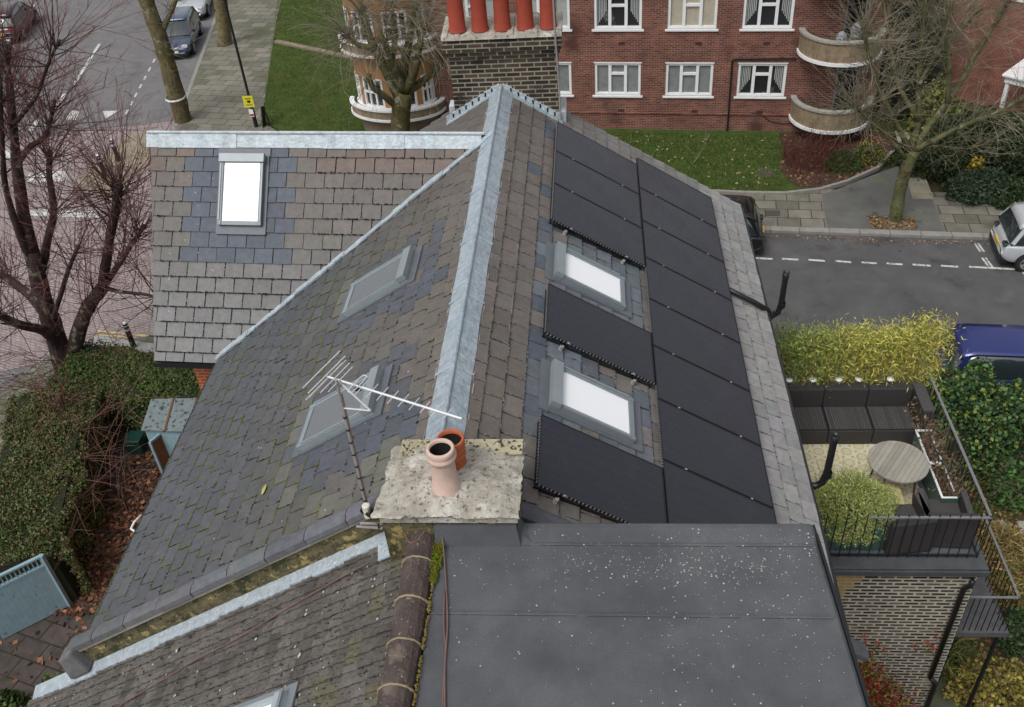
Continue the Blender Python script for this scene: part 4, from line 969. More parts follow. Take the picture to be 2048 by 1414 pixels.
cr = N.new('ShaderNodeValToRGB'); cr.color_ramp.interpolation = 'CONSTANT'
for p, c in ((.0, (.5,.48,.36)), (.36, (.45,.36,.07)), (.5, (.55,.53,.42)), (.72, (.45,.36,.07))):
    if p == 0: cr.color_ramp.elements[0].color = (*c, 1)
    elif p == .36: cr.color_ramp.elements[1].position = p; cr.color_ramp.elements[1].color = (*c, 1)
    else: e_ = cr.color_ramp.elements.new(p); e_.color = (*c, 1)
dv = N.new('ShaderNodeMath'); dv.operation = 'DIVIDE'; dv.inputs[1].default_value = 3; L.new(a2.outputs[0], dv.inputs[0]); L.new(dv.outputs[0], cr.inputs[0]); L.new(cr.outputs[0], bsd.inputs['Base Color'])
b = MB(); b.box(3.9, 6.35, -4.95, -2.6, ZT-.003, ZT+.012); tag(b.build('outdoor_rug', m), 'yellow and cream patterned rug on the terrace floor under the round table', 'rug')
# railings
rl = thing('terrace_railing', (TX1-.1, TY0+.15, ZT), 'black metal railing round the open corner of the roof terrace', 'railing')
RX1, RY0 = TX1-.1, TY0+.2
b = MB(); b.bar((5.0, RY0, ZT+1.0), (RX1, RY0, ZT+1.0), .045, .02); b.build('top_rail', mat('worn_grey_rail', (.16,.16,.165), .6, var=.3, vs=20), rl)
b = MB(); b.bar((RX1, RY0, ZT+1.0), (RX1, TY1-.55, ZT+1.0), .045, .02); b.build('top_rail', MATS['worn_grey_rail'], rl)
b = MB(); b.bar((3.7, RY0, ZT+.08), (RX1, RY0, ZT+.08), .03, .02); b.build('bottom_rail', BLACK, rl)
b = MB(); b.bar((RX1, RY0, ZT+.08), (RX1, TY1-.5, ZT+.08), .03, .02); b.build('bottom_rail', BLACK, rl)
n = 19
for k in range(n+1):
    x = lerp(3.85, RX1, k/n); b = MB(); b.tube([(x, RY0, ZT+.02), (x, RY0, ZT+1.07)], .009, 5); b.build('bar', BLACK, rl)
for k in range(1, 24):
    y = lerp(RY0, TY1-.55, k/24); b = MB(); b.tube([(RX1, y, ZT+.02), (RX1, y, ZT+1.0)], .008, 5); b.build('bar', BLACK, rl)
# wicker sofa (three seats and a chaise arm)
sf = thing('wicker_sofa', (5.5, -2.6, ZT), 'long dark wicker corner sofa without cushions against the bamboo', 'sofa')
sx = [4.14, 4.95, 5.76, 6.57]
for k in range(3):
    b = MB(); b.box(sx[k]+.006, sx[k+1]-.006, -3.16, -2.5, ZT+.02, ZT+.36); b.build('base', WICKER, sf, bevel=.02)
    b = MB(); b.box(sx[k]+.012, sx[k+1]-.012, -3.14, -2.51, ZT+.361, ZT+.38, (.022,.021,.021))
    for q in range(17): b.box(sx[k]+.025+q*.0445, sx[k]+.056+q*.0445, -3.13, -2.52, ZT+.381, ZT+.39, jit((.085,.08,.078), .2))
    b.build('seat', SEATM, sf)
    b = MB(); b.box(sx[k]+.006, sx[k+1]-.006, -2.49, -2.29, ZT+.02, ZT+.8); b.build('backrest', WICKER, sf, bevel=.02)
b = MB(); b.box(6.58, 6.79, -3.1, -2.29, ZT+.02, ZT+.78); b.build('arm', WICKER, sf, bevel=.02)
b = MB(); b.box(6.582, 6.788, -3.08, -2.3, ZT+.781, ZT+.79); b.build('arm_top', WICKT, sf)
# bowls of the five small lamps on the sofa back
for k, px in enumerate((1577, 1625, 1677, 1717, 1780)):
    p = atZ(px, 759, ZT+.83); s = thing('solar_lamp', (p.x, -2.26, ZT), ['first from the left of five', 'second from the left of five', 'middle one of five', 'second from the right of five', 'rightmost of five'][k]+' round white lamps behind the wicker sofa', 'lamp', 'round white lamps behind the sofa')
    b = MB(); b.tube([(p.x, -2.26, ZT), (p.x, -2.26, ZT+.83)], .012, 6); b.build('stem', BLACK, s)
    b = MB(); b.lathe([(.0, .0), (.05, .005), (.07, .03), (.068, .045), (.0, .06)], (p.x, -2.26, ZT+.82), 16); b.build('shade', WHITEP, s, smooth=True)
# round table
tx, ty = 5.85, -4.3
tb_ = thing('round_table', (tx, ty, ZT), 'round weathered wooden table on the yellow patterned rug', 'table')
b = MB(); 
for k in range(13):
    x0 = -.5+k*.0772; x1 = x0+.0735
    ys = lambda x: math.sqrt(max(0, .503**2-x*x))
    seg = [x0+(x1-x0)*i/4 for i in range(5)]; c = jit((.27,.25,.215), .14)
    lo = [V((tx+x, ty-ys(x), ZT+.7)) for x in seg]; hi = [V((tx+x, ty+ys(x), ZT+.7)) for x in seg[::-1]]
    rot = Matrix.Translation((tx, ty, 0)) @ Matrix.Rotation(math.radians(-35), 4, 'Z') @ Matrix.Translation((-tx, -ty, 0))
    pl = [rot @ p for p in lo+hi]; b.hexa(pl, [p+V((0,0,.03)) for p in pl], c)
b.build('table_top', TABLEW, tb_)
for dx, dy in ((.3,.3), (-.3,.3), (.3,-.3), (-.3,-.3)):
    b = MB(); b.tube([(tx+dx*.8, ty+dy*.8, ZT+.7), (tx+dx, ty+dy, ZT+.013)], .02, 6); b.build('leg', WOOD, tb_)
# armchairs
def armchair(cx, cy, rz, lab):
    a = thing('wicker_armchair', (cx, cy, ZT+.002), lab, 'armchair', 'wicker armchairs by the front railing', rz)
    def P(n_, m_, *q, bv=.02): b = MB(); b.box(*q); return b.build(n_, m_, a, bevel=bv, local=True)
    P('base', WICKER, -.3, .3, -.28, .36, .05, .36); P('seat', WICKT, -.29, .29, -.27, .35, .361, .38, bv=0)
    P('backrest', WICKER, -.38, .38, -.42, -.29, .05, .78); P('arm', WICKER, -.39, -.305, -.28, .36, .05, .6); P('arm', WICKER, .305, .39, -.28, .36, .05, .6)
    P('arm_top', WICKT, -.395, -.3, -.28, .37, .601, .615, bv=0); P('arm_top', WICKT, .3, .395, -.28, .37, .601, .615, bv=0)
    for x in (-.27, .27):
        for y in (-.25, .32): P('foot', BLACK, x-.02, x+.02, y-.02, y+.02, 0, .05, bv=0)
armchair(6.42, -5.22, math.radians(-3), 'dark wicker armchair in the railing corner, facing the round table')
armchair(5.72, -5.35, math.radians(8), 'dark wicker armchair half hidden by the clipped bush')
b = MB(); b.box(5.35, 5.85, -5.02, -4.55, ZT+.4, ZT+.44); b.box(5.4, 5.8, -4.97, -4.6, ZT+.013, ZT+.4)
tag(b.build('cushion_box', mat('cream_yellow_cushion', (.4,.35,.17), .9, var=.4, vs=12), bevel=.03), 'cream and yellow cushion on a low stool by the table edge', 'stool')
# glass-topped cold frame used as planter
cf = thing('long_planter', (6.5, -4.1, ZT), 'long green planter with white rim and dead stems along the railing', 'planter')
b = MB(); b.box(6.44, 6.46, -4.95, -3.3, ZT+.02, ZT+.5); b.box(6.7, 6.72, -4.95, -3.3, ZT+.02, ZT+.5); b.box(6.461, 6.699, -4.95, -4.93, ZT+.02, ZT+.5); b.box(6.461, 6.699, -3.32, -3.3, ZT+.02, ZT+.5); b.build('box', PGREEN, cf)
b = MB(); b.box(6.43, 6.465, -4.96, -3.29, ZT+.5, ZT+.52); b.box(6.665, 6.69, -4.8, -4.2, ZT+.5, ZT+.52); b.box(6.665, 6.69, -4.05, -3.4, ZT+.5, ZT+.52); b.box(6.466, 6.72, -3.33, -3.29, ZT+.5, ZT+.518); b.box(6.466, 6.69, -4.96, -4.93, ZT+.5, ZT+.518); b.box(6.466, 6.664, -4.16, -4.1, ZT+.5, ZT+.518); b.build('rim', WHITEP, cf)
b = MB(); b.box(6.47, 6.7, -4.92, -3.34, ZT+.1, ZT+.38); b.build('soil', SOIL, cf)
# corrugated green planter and bush
pb = thing('corrugated_planter', (4.75, -5.4, ZT), 'dark green corrugated planter behind the front railing', 'planter')
b = MB(); n = 22
for k in range(n):
    x = lerp(4.25, 5.36, k/n); x2 = lerp(4.25, 5.36, (k+1)/n); d = .02 if k % 2 else 0
    b.box(x, x2, -5.66-d, -5.05, ZT+.01, ZT+.5)
b.build('box', PGREEN, pb)
# outside landing with railings, low on the right
ZL = H-7.2
ld = thing('garden_landing', (7.3, -4.9, ZL), 'metal landing with black bars fixed low on the brick extension', 'landing')
b = MB(); b.box(6.9, 7.86, -5.85, -3.9, ZL-.12, ZL); b.build('floor', mat('landing_floor', (.08,.08,.085), .8, var=.3, vs=6), ld)
LX, LY = 7.8, -5.8
b = MB(); b.bar((6.95, LY, ZL+.95), (LX, LY, ZL+.95), .04, .02); b.build('top_rail', MATS['worn_grey_rail'], ld)
b = MB(); b.bar((LX, LY, ZL+.95), (LX, -3.9, ZL+.95), .04, .02); b.build('top_rail', MATS['worn_grey_rail'], ld)
for k in range(9): b = MB(); x = lerp(6.98, LX, k/8); b.tube([(x, LY, ZL-.05), (x, LY, ZL+.95)], .009, 5); b.build('bar', BLACK, ld)
for k in range(1, 17): b = MB(); y = lerp(LY, -3.9, k/16); b.tube([(LX, y, ZL-.05), (LX, y, ZL+.95)], .009, 5); b.build('bar', BLACK, ld)
for x in (7.0, 7.75): b = MB(); b.tube([(x, -5.75, 0), (x, -5.75, ZL-.1)], .04, 6); b.build('post', BLACK, ld)

# ================================================================= THE RED BRICK FLATS
FA = math.radians(-6.3); FD = V((math.cos(FA), math.sin(FA), 0)); FN = V((FD.y, -FD.x, 0)); F0 = V((5.08, 20.8, 0))
def fw(s, z, o=0): p = F0+FD*s+FN*o; return V((p.x, p.y, z))
fb = thing('block_of_flats', tuple(fw(0, 0)), 'red brick block of flats with white windows and round balconies, behind the chimney stack', 'building')
S0, S1, ZTOP = -13.6, 6.7, 12.2
WIN = []
for fl_ in range(4):
    z0 = 1.63+2.75*fl_; z1 = z0+1.36
    for s in (-10.1, -7.2, -4.38+.01, -1.5, 1.34): 
        WIN.append((s, s+1.87, z0, z1, fl_))
DOOR = [(5.0+.1, 6.0, .85+2.8*k, 2.9+2.8*k) for k in range(4)]
ss = sorted(set([S0, S1]+[w_[0] for w_ in WIN]+[w_[1] for w_ in WIN]+[d[0] for d in DOOR]+[d[1] for d in DOOR]))
zs = sorted(set([0, ZTOP]+[w_[2] for w_ in WIN]+[w_[3] for w_ in WIN]+[d[2] for d in DOOR]+[d[3] for d in DOOR]))
b = MB()
holes = [(w_[0], w_[1], w_[2], w_[3]) for w_ in WIN]+DOOR
for i in range(len(ss)-1):
    for j in range(len(zs)-1):
        cs, cz = (ss[i]+ss[i+1])/2, (zs[j]+zs[j+1])/2
        if any(h[0] < cs < h[1] and h[2] < cz < h[3] for h in holes): continue
        b.face([fw(ss[i], zs[j]), fw(ss[i+1], zs[j]), fw(ss[i+1], zs[j+1]), fw(ss[i], zs[j+1])])
for h in holes:
    for (a, c) in (((h[0], h[2]), (h[1], h[2])), ((h[1], h[2]), (h[1], h[3])), ((h[1], h[3]), (h[0], h[3])), ((h[0], h[3]), (h[0], h[2]))):
        b.face([fw(a[0], a[1]), fw(c[0], c[1]), fw(c[0], c[1], -.22), fw(a[0], a[1], -.22)])
b.face([fw(S0, 0), fw(S0, ZTOP), fw(S0, ZTOP, -9), fw(S0, 0, -9)]); b.face([fw(S1, 0), fw(S1, ZTOP), fw(S1, ZTOP, -9), fw(S1, 0, -9)])
b.face([fw(S0, ZTOP), fw(S1, ZTOP), fw(S1, ZTOP, -9), fw(S0, ZTOP, -9)]); b.face([fw(S0, 0, -9), fw(S1, 0, -9), fw(S1, ZTOP, -9), fw(S0, ZTOP, -9)])
fwall = b.build('wall', RED_BR, fb)
b = MB(); b.bar(fw(S0+2.5, .86, .02), fw(3.5, .86, .02), .05, .05); b.build('plinth_band', MATS['red_brick'], fwall)
def obf(b, s0, s1, z0, z1, o0, o1, col=(.5,.5,.5)):
    b.hexa([fw(s0, z0, o0), fw(s1, z0, o0), fw(s1, z0, o1), fw(s0, z0, o1)], [fw(s0, z1, o0), fw(s1, z1, o0), fw(s1, z1, o1), fw(s0, z1, o1)], col)
r8 = random.Random(5)
for (s0, s1, z0, z1, k) in WIN:
    b = MB(); wd_ = s1-s0
    obf(b, s0, s1, z1-.09, z1, -.16, -.03); obf(b, s0, s1, z0, z0+.1, -.16, -.03); obf(b, s0, s0+.1, z0+.1, z1-.09, -.16, -.03); obf(b, s1-.1, s1, z0+.1, z1-.09, -.16, -.03)
    for f in (.33, .67): obf(b, s0+wd_*f-.06, s0+wd_*f+.06, z0+.1, z1-.09, -.16, -.035)
    obf(b, s0+wd_*.33+.06, s0+wd_*.67-.06, z0+.86, z0+.96, -.155, -.04)
    f_ = b.build('window', WHITEP, fb)
    b = MB(); obf(b, s0-.09, s1+.09, z0-.07, z0-.0, -.2, .07); b.build('sill', WHITEP, f_)
    b = MB(); obf(b, s0-.03, s1+.03, z1, z1+.05, -.2, .015); b.build('head_trim', WHITEP, f_)
    b = MB(); 
    for a, c, e, g_ in ((.1, wd_*.33-.06, .1, 1.27), (wd_*.33+.06, wd_*.67-.06, .1, .86), (wd_*.33+.06, wd_*.67-.06, .96, 1.27), (wd_*.67+.06, wd_-.1, .1, 1.27)): obf(b, s0+a, s0+c, z0+e, z0+g_, -.13, -.115)
    dark = (k == 1 and s0 > 1) or (k == 1 and -4.5 < s0 < -4) or r8.random() < .07
    b.build('pane', DARKGL if dark else r8.choice([NETC, NETC2, NETC3]), f_)
    if dark:
        for sd_ in (0, 1):
            b = MB()
            for q in range(6):
                x = .12+q*.065 if sd_ == 0 else wd_-.12-q*.065; obf(b, s0+x, s0+x+.04, z0+.15+.1*q, z1-.12, -.112, -.108)
            b.build('curtain', NETC, f_)
for (s0, s1, z0, z1) in DOOR:
    b = MB(); obf(b, s0, s0+.08, z0, z1, -.2, -.1); obf(b, s1-.08, s1, z0, z1, -.2, -.1); obf(b, s0+.08, s1-.08, z1-.08, z1, -.2, -.1)
    d_ = b.build('balcony_door', mat('grey_door', (.25,.27,.3), .6) if 'grey_door' not in MATS else MATS['grey_door'], fb)
    b = MB(); obf(b, s0+.08, s1-.08, z0, z1-.08, -.19, -.15); b.build('pane', DARKGL, d_)
# balconies
def drum(b, sc_, r, rd, z0, z1, thk, col=(.5,.5,.5), n=26):
    for i in range(n):
        a0, a1 = math.pi*i/n, math.pi*(i+1)/n
        def q(a, z, rr): return fw(sc_+(r+rr)*math.cos(a), z, (rd+rr)*math.sin(a)+.002)
        lo = [q(a0, z0, 0), q(a1, z0, 0), q(a1, z0, -thk), q(a0, z0, -thk)]; hi = [q(a0, z1, 0), q(a1, z1, 0), q(a1, z1, -thk), q(a0, z1, -thk)]
        b.hexa(lo, hi, col)
def disc(b, sc_, r, rd, z, th_, n=26):
    p = [fw(sc_+r*math.cos(math.pi*i/n), z-th_, rd*math.sin(math.pi*i/n)+.003) for i in range(n+1)]
    b.hexa(p, [v+V((0,0,th_)) for v in p])
for k in range(4):
    z = .78+2.72*k
    b = MB(); drum(b, 5.05, 1.52, 1.52, z+.13, z+.85, .12); bl = b.build('balcony', BALC_BR, fb)
    if k < 2: bl['label'] = ('lower' if k == 0 else 'upper')+' round brown brick balcony at the right end of the flats'
    b = MB(); drum(b, 5.05, 1.58, 1.58, z+.85, z+.93, .22); b.build('coping', CONC if k < 2 else CONC, bl)
    b = MB(); drum(b, 5.05, 1.57, 1.57, z, z+.13, .3); b.build('base_band', WHITEP, bl)
    b = MB(); disc(b, 5.05, 1.4, 1.4, z+.12, .1); b.build('floor', DKBASE, bl)
    b = MB()
    r9 = random.Random(k); P = []; C = []
    for q in range(500):
        a = r9.uniform(.2, math.pi-.2); rr = 1.33+r9.uniform(-.05, .05); p = fw(5.05+rr*math.cos(a), z+.75+r9.uniform(-.1, .25), rr*math.sin(a)); s_ = r9.uniform(.02, .045)
        e = V((r9.uniform(-1,1), r9.uniform(-1,1), r9.uniform(-1,1))).normalized()*s_; f = V((r9.uniform(-1,1), r9.uniform(-1,1), r9.uniform(-1,1))).normalized()*s_
        P.append([list(p-e), list(p+f), list(p+e), list(p-f)]); C.append((.03+.04*r9.random(), .05+.04*r9.random(), .02))
    b.bulk(P, C); o = b.build('trough_plants', LEAF, bl); o['kind'] = 'stuff'
# shrouded shapes standing on the upper balcony
b = MB(); c = fw(5.5, .78+2.72+.12, .6)
b.lathe([(.3, 0), (.27, .4), (.2, .75), (.24, .95), (.16, 1.15), (.02, 1.25)], c, 12); b.lathe([(.2, 0), (.24, .5), (.16, .8), (.02, .9)], c+FD*-.5, 12)
tag(b.build('covered_furniture', mat('grey_cover', (.3,.31,.34), .7, bump=.5, bs=6), smooth=True), 'grey covered furniture standing on the upper right balcony', 'furniture')
# the round bay on the left
SB = -12.9
for k in range(4):
    z = .95+2.78*k; b = MB()
    drum(b, SB, 1.68, 1.1, z+1.75, z+2.79, .12); b.build('bay_wall', OCHRE, fb)
b = MB(); drum(b, SB, 1.7, 1.12, 0, .96, .2); b.build('bay_base', DKBASE, fb)
for k in range(4):
    z = .95+2.78*k
    b = MB(); drum(b, SB, 2.06, 1.42, z+.1, z+.45, .1); bl = b.build('balcony', BALC_BR, fb)
    b = MB(); drum(b, SB, 2.12, 1.48, z+.45, z+.53, .2); b.build('coping', WHITEP, bl)
    b = MB(); drum(b, SB, 2.12, 1.48, z, z+.1, .25); b.build('base_band', WHITEP, bl)
    b = MB(); disc(b, SB, 2.0, 1.36, z+.22, .2); b.build('floor', SOIL, bl)
    b = MB(); drum(b, SB, 1.78, 1.2, z+.4, z+.5, .2); b.build('bay_sill', WHITEP, fb)
    # glazing ring broken by ochre piers
    for (a0, a1) in ((.04, .62), (.86, 1.44), (1.72, 2.28), (2.5, 3.1)):
        b = MB(); n = 3
        def q(a, z_, rr): return fw(SB+(1.68+rr)*math.cos(a), z_, (1.1+rr)*math.sin(a)+.002)
        def bx(b, x0, x1, y0, y1, r0, r1): b.hexa([q(x0, y0, r0), q(x1, y0, r0), q(x1, y0, r1), q(x0, y0, r1)], [q(x0, y1, r0), q(x1, y1, r0), q(x1, y1, r1), q(x0, y1, r1)])
        for i in range(n+1): a = lerp(a0, a1, i/n); bx(b, a-.025, a+.025, z+.5, z+1.75, -.09, .02)
        for i in range(n):
            x0, x1 = lerp(a0, a1, i/n)+.025, lerp(a0, a1, (i+1)/n)-.025
            for zz in (.5, 1.1, 1.67): bx(b, x0, x1, z+zz, z+zz+.08, -.08, .015)
        w_ = b.build('bay_window', WHITEP, fb)
        b = MB()
        for i in range(n): bx(b, lerp(a0, a1, i/n), lerp(a0, a1, (i+1)/n), z+.5, z+1.75, -.06, -.05)
        b.build('pane', DARKGL, w_)
    for (a0, a1) in ((0, .04), (.62, .86), (1.44, 1.72), (2.28, 2.5), (3.1, 3.14)):
        b = MB(); a = a0
        for i in range(3): x0, x1 = lerp(a0, a1, i/3), lerp(a0, a1, (i+1)/3); bx(b, x0, x1, z+.5, z+1.75, -.1, .0)
        b.build('bay_pier', OCHRE, fb)
# pipes on the facade
b = MB(); b.tube([fw(1.1, 0, .06), fw(1.08, 3.15, .06), fw(1.2, 3.2, .06), fw(3.5, 3.23, .06)], .035, 6); b.build('soil_pipe', BLACKP, fb)
b = MB(); b.tube([fw(2.0, .95, .03)]+[fw(2.0+.4*i, .9-.12*i+.1*math.sin(i*2), .04) for i in range(1, 6)], .02, 5); b.build('cable', BLACKP, fb)
for s in (-3.4, -.4, 2.2):
    for z in (3.75, .9): b = MB(); obf(b, s, s+.25, z, z+.12, -.01, .012); b.build('air_brick', mat('air_brick', (.05,.025,.02), .9) if 'air_brick' not in MATS else MATS['air_brick'], fb)
# second brick building at the right edge, with a white porch
hb = thing('brick_house', (19, 24, 0), 'orange-red brick house with white porch behind the bare tree at the right edge', 'house')
b = MB(); HB0 = V((13.6, 25.5, 0)); HBd = V((.74, -.67, 0)).normalized(); HBn = V((-HBd.y, HBd.x, 0))
pts = [HB0, HB0+HBd*14, HB0+HBd*14+HBn*9, HB0+HBn*9]
b.prism([(p.x, p.y) for p in pts], 0, 9); b.build('wall', ORANGE_BR2, hb)
def hbx(b, s0, s1, z0, z1, o0, o1, col=(.5,.5,.5)):
    P = lambda s, o, z: (HB0.x+HBd.x*s-HBn.x*o, HB0.y+HBd.y*s-HBn.y*o, z)
    b.hexa([P(s0,o0,z0), P(s1,o0,z0), P(s1,o1,z0), P(s0,o1,z0)], [P(s0,o0,z1), P(s1,o0,z1), P(s1,o1,z1), P(s0,o1,z1)], col)
for (s0, z0) in ((1.4, 4.4), (4.2, 4.4), (1.4, 1.3)):
    b = MB(); hbx(b, s0, s0+1.1, z0, z0+1.5, -.05, .03); w_ = b.build('window', WHITEP, hb)
    b = MB(); hbx(b, s0+.1, s0+.5, z0+.1, z0+1.4, 0, .035); hbx(b, s0+.6, s0+1.0, z0+.1, z0+1.4, 0, .035); b.build('pane', DARKGL, w_)
b = MB(); hbx(b, 5.9, 9.0, 2.2, 2.45, 0, 2.4); hbx(b, 5.8, 9.1, 2.45, 2.55, 0, 2.5)
hbx(b, 5.95, 6.1, 0, 2.2, 2.2, 2.35); hbx(b, 8.1, 8.25, 0, 2.2, 2.2, 2.35); b.build('porch', WHITEP, hb, bevel=.02)
b = MB(); hbx(b, 5.9, 9.0, 0, .12, 0, 2.4); b.build('porch_floor', CONC, hb)

# ================================================================= TREES
def rdir(r, zmin=-1):
    while True:
        d = V((r.uniform(-1,1), r.uniform(-1,1), r.uniform(-1,1)))
        if .1 < d.length < 1 and d.z/d.length > zmin: return d.normalized()
def twig(b, p, d, ln, r0, rg, c0, c1, up=.1, depth=0, n=5, kids=.3, droop=0., wob=.16):
    pts = [V(p)]; d = V(d).normalized(); q = V(p); rr = [r0]; cols = []
    for i in range(n):
        d = (d+rdir(rg)*wob+V((0,0,up-droop*i/n))).normalized(); q = q+d*(ln/n); pts.append(q); rr.append(r0*(1-(i+1)/n*.75)); cols.append(mixc(c0, c1, ((i+1)/n)**1.3))
        if depth > 0 and rg.random() < kids:
            twig(b, q, (d+rdir(rg)*.75), ln*(1-i/n)*rg.uniform(.45, .8), r0*.62, rg, mixc(c0, c1, (i+1)/n*.7), c1, up, depth-1, max(3, n-1), kids, droop, wob)
    b.tube(pts, rr, 3, cap=False, cols=cols)
def limb(b, pts, r0, r1, col, rg, n=9):
    P_ = [V(p) for p in pts]; out = []
    for i in range(len(P_)-1):
        for k in range(3): out.append(P_[i].lerp(P_[i+1], k/3)+rdir(rg)*.02)
    out.append(P_[-1]); m = len(out)
    for _ in range(1): out = [out[0]]+[(out[i-1]+out[i]*2+out[i+1])/4 for i in range(1, m-1)]+[out[-1]]
    rr = [lerp(r0, r1, (i/(m-1))**.8)*rg.uniform(.93, 1.07) for i in range(m)]
    b.tube(out, rr, n, col, cols=[jit(col, .18) for _ in range(m)]); return out
def tree(name, base, lab, cat, Y_, limbs, knuckles, bark, c0, c1, seed, ntw, tl, tr, group=None, up=.1, kids=.35, droop=0., extra=None, depth=1, flow=.6, wob=.16):
    rg = random.Random(seed); t = thing(name, base, lab, cat, group)
    tr_b = MB(); cr = MB(); ends = []
    for li, (px, r0, r1) in enumerate(limbs):
        pts = [atY(q[0], q[1], Y_+(q[2] if len(q) > 2 else 0)) for q in px]
        if li == 0: pts[0] = V((pts[0].x, pts[0].y, -.1))
        out = limb(tr_b, pts, r0, r1, bark, rg); ends.append((out, r0, r1))
    for li, f0, cnt, spread in knuckles:
        out = ends[li][0]; m = len(out)
        for k in range(cnt):
            i = int(lerp(f0*(m-1), m-1, rg.random()**.5)); p = out[i]
            ax = (out[min(i+1, m-1)]-out[max(i-1, 0)]).normalized()
            d = (ax*flow+rdir(rg)*spread+V((0,0,.15))).normalized()
            twig(cr, p, d, tl*rg.uniform(.45, 1.15), tr*rg.uniform(.6, 1.2), rg, c0, c1, up, depth, 5, kids, droop, wob)
    if extra: extra(cr, rg, ends)
    tr_b.build('trunk', BARK, t, smooth=True); o = cr.build('crown', TWIG, t); o['kind'] = 'stuff'
    return t
# big red-twigged lime by the hedge
LB = (.05,.036,.034); 
tree('lime_tree', tuple(atZ(150, 775)), 'big pollarded tree with masses of fine reddish twigs at the left edge', 'tree', 4.6,
 [([(152,860), (140,760), (120,700), (100,640), (78,570), (62,500)], .4, .2),
  ([(62,500), (45,420), (34,330), (26,250), (18,170), (10,90)], .2, .06),
  ([(140,740), (155,670), (180,605), (205,575)], .26, .17),
  ([(205,575), (212,520,-.3), (222,460,-.5), (236,400,-.8), (238,370,-1)], .14, .1),
  ([(205,575), (235,535,.4), (262,490,.6), (290,450,.8)], .1, .05),
  ([(205,575), (245,585,-.3), (300,590,-.8), (340,600,-1)], .07, .03),
  ([(100,640), (60,590,.5), (20,560,.8), (-10,540,1)], .16, .1),
  ([(78,570), (95,480,.6), (110,430,.8), (98,350,1.2), (100,300,1.4)], .13, .07),
  ([(120,700), (90,660,-.6), (40,650,-1.2), (0,630,-1.6), (-30,625,-2)], .16, .1),
  ([(34,330), (60,290,.6), (92,280,1), (110,200,1.2)], .09, .05),
  ([(78,565), (40,470,-.2), (10,380,-.4), (2,290,-.7), (0,160,-1)], .12, .05),
  ([(102,650), (122,590,-.4), (138,535,-.7), (156,492,-.9)], .08, .05),
  ([(26,250), (70,200,-.5), (95,130,-.8), (120,80,-1)], .06, .03)],
 [(1,.3,75,.75), (3,.3,105,.7), (4,.2,65,.7), (5,.2,32,.7), (6,.2,45,.8), (7,.2,75,.8), (8,.2,50,.8), (9,.2,45,.8), (10,.3,50,.8), (11,.6,34,.8), (12,.2,34,.8), (2,.3,26,.9), (0,.1,34,1.1)],
 LB, (.05,.036,.034), (.15,.058,.055), 21, 0, 2.7, .0145, kids=.5, up=.05, depth=2, flow=.5)
# low red stems sprawling over the hedge
def suckers(cr, rg, ends):
    for k in range(260):
        p = atZ(rg.uniform(20, 260), rg.uniform(700, 1000), 1.3); d = rdir(rg, -.2); d = V((d.x*1.2-.5, d.y-.3, .25))
        twig(cr, p, d, rg.uniform(1.4, 3.0), .011, rg, (.08,.045,.038), (.17,.085,.065), .0, 1, 5, .3, .25)
tree('lime_suckers', tuple(atZ(110, 850)), 'sprawling thin red stems hanging over the hedge at the left edge', 'shrub', 2.0,
 [([(150,930), (140,850), (120,790)], .08, .03)], [(0,.3,20,.9)], LB, (.06,.035,.03), (.22,.07,.05), 5, 0, 1.5, .011, extra=suckers)
# leaning street tree with the white band
tA = tree('street_tree', tuple(atZ(368, 250)), 'leaning mossy street tree with a white band round its trunk', 'tree', 23.6,
 [([(372,262), (362,222), (348,175), (333,120), (318,70), (302,30), (285,-25), (272,-80)], .42, .3),
  ([(318,70), (345,20,.3), (362,-40,.5)], .16, .08), ([(333,120), (330,112), (335,100)], .3, .3)],
 [(1,.1,26,.9), (0,.3,26,1.1), (2,.1,30,1.4)], (.115,.1,.05), (.12,.1,.07), (.22,.19,.15), 31, 0, 1.8, .014, flow=.2)
b = MB(); p = atY(351, 196, 23.45); b.lathe([(.43, -.03), (.45, 0), (.45, .04), (.43, .06)], p, 20); tag(b.build('trunk_band', WHITEP, smooth=True), 'white band tied round the leaning street tree trunk', 'band')
tree('street_tree', tuple(atZ(447, 93)), 'second street tree beside the dark blue car and lamp post', 'tree', 33.0,
 [([(449,95), (448,60), (442,20), (436,-30)], .42, .34)], [(0,.4,12,1.1)], (.15,.125,.07), (.12,.1,.07), (.2,.17,.13), 32, 0, 1.6, .014)
# pollard in front of the round bay
tree('pollarded_plane', tuple(atZ(800, 266)), 'pollarded tree with knobbly mossy arms in front of the round bay', 'tree', 18.6,
 [([(800,330), (800,262), (802,215), (808,185)], .42, .36),
  ([(800,200), (775,150), (748,95,.2), (728,45,.3), (722,10,.4)], .22, .13),
  ([(806,185), (792,140,-.3), (776,100,-.5), (760,70,-.6)], .2, .12),
  ([(808,185), (808,140,.3), (815,95,.4), (826,45,.5), (832,5,.5)], .2, .11),
  ([(812,182), (832,140,-.3), (838,95,-.5), (850,45,-.4)], .18, .11),
  ([(815,185), (850,158,.2), (876,138,.3), (890,110,.3)], .17, .1),
  ([(798,215), (765,188,-.4), (745,175,-.5), (736,150,-.6)], .16, .1),
  ([(748,95), (720,92,.3), (700,80,.4), (690,70,.4)], .12, .08),
  ([(775,150), (790,90,.5), (786,45,.6), (780,0,.6)], .14, .1)],
 [(1,.7,90,1), (2,.7,50,1), (3,.75,70,1), (4,.75,75,1), (5,.75,60,1.1), (6,.8,24,1), (7,.4,120,1.1), (8,.7,60,1)],
 (.085,.08,.035), (.13,.115,.075), (.26,.225,.17), 41, 0, 2.6, .015, kids=.35, droop=.25, up=.0, flow=.35, depth=1)
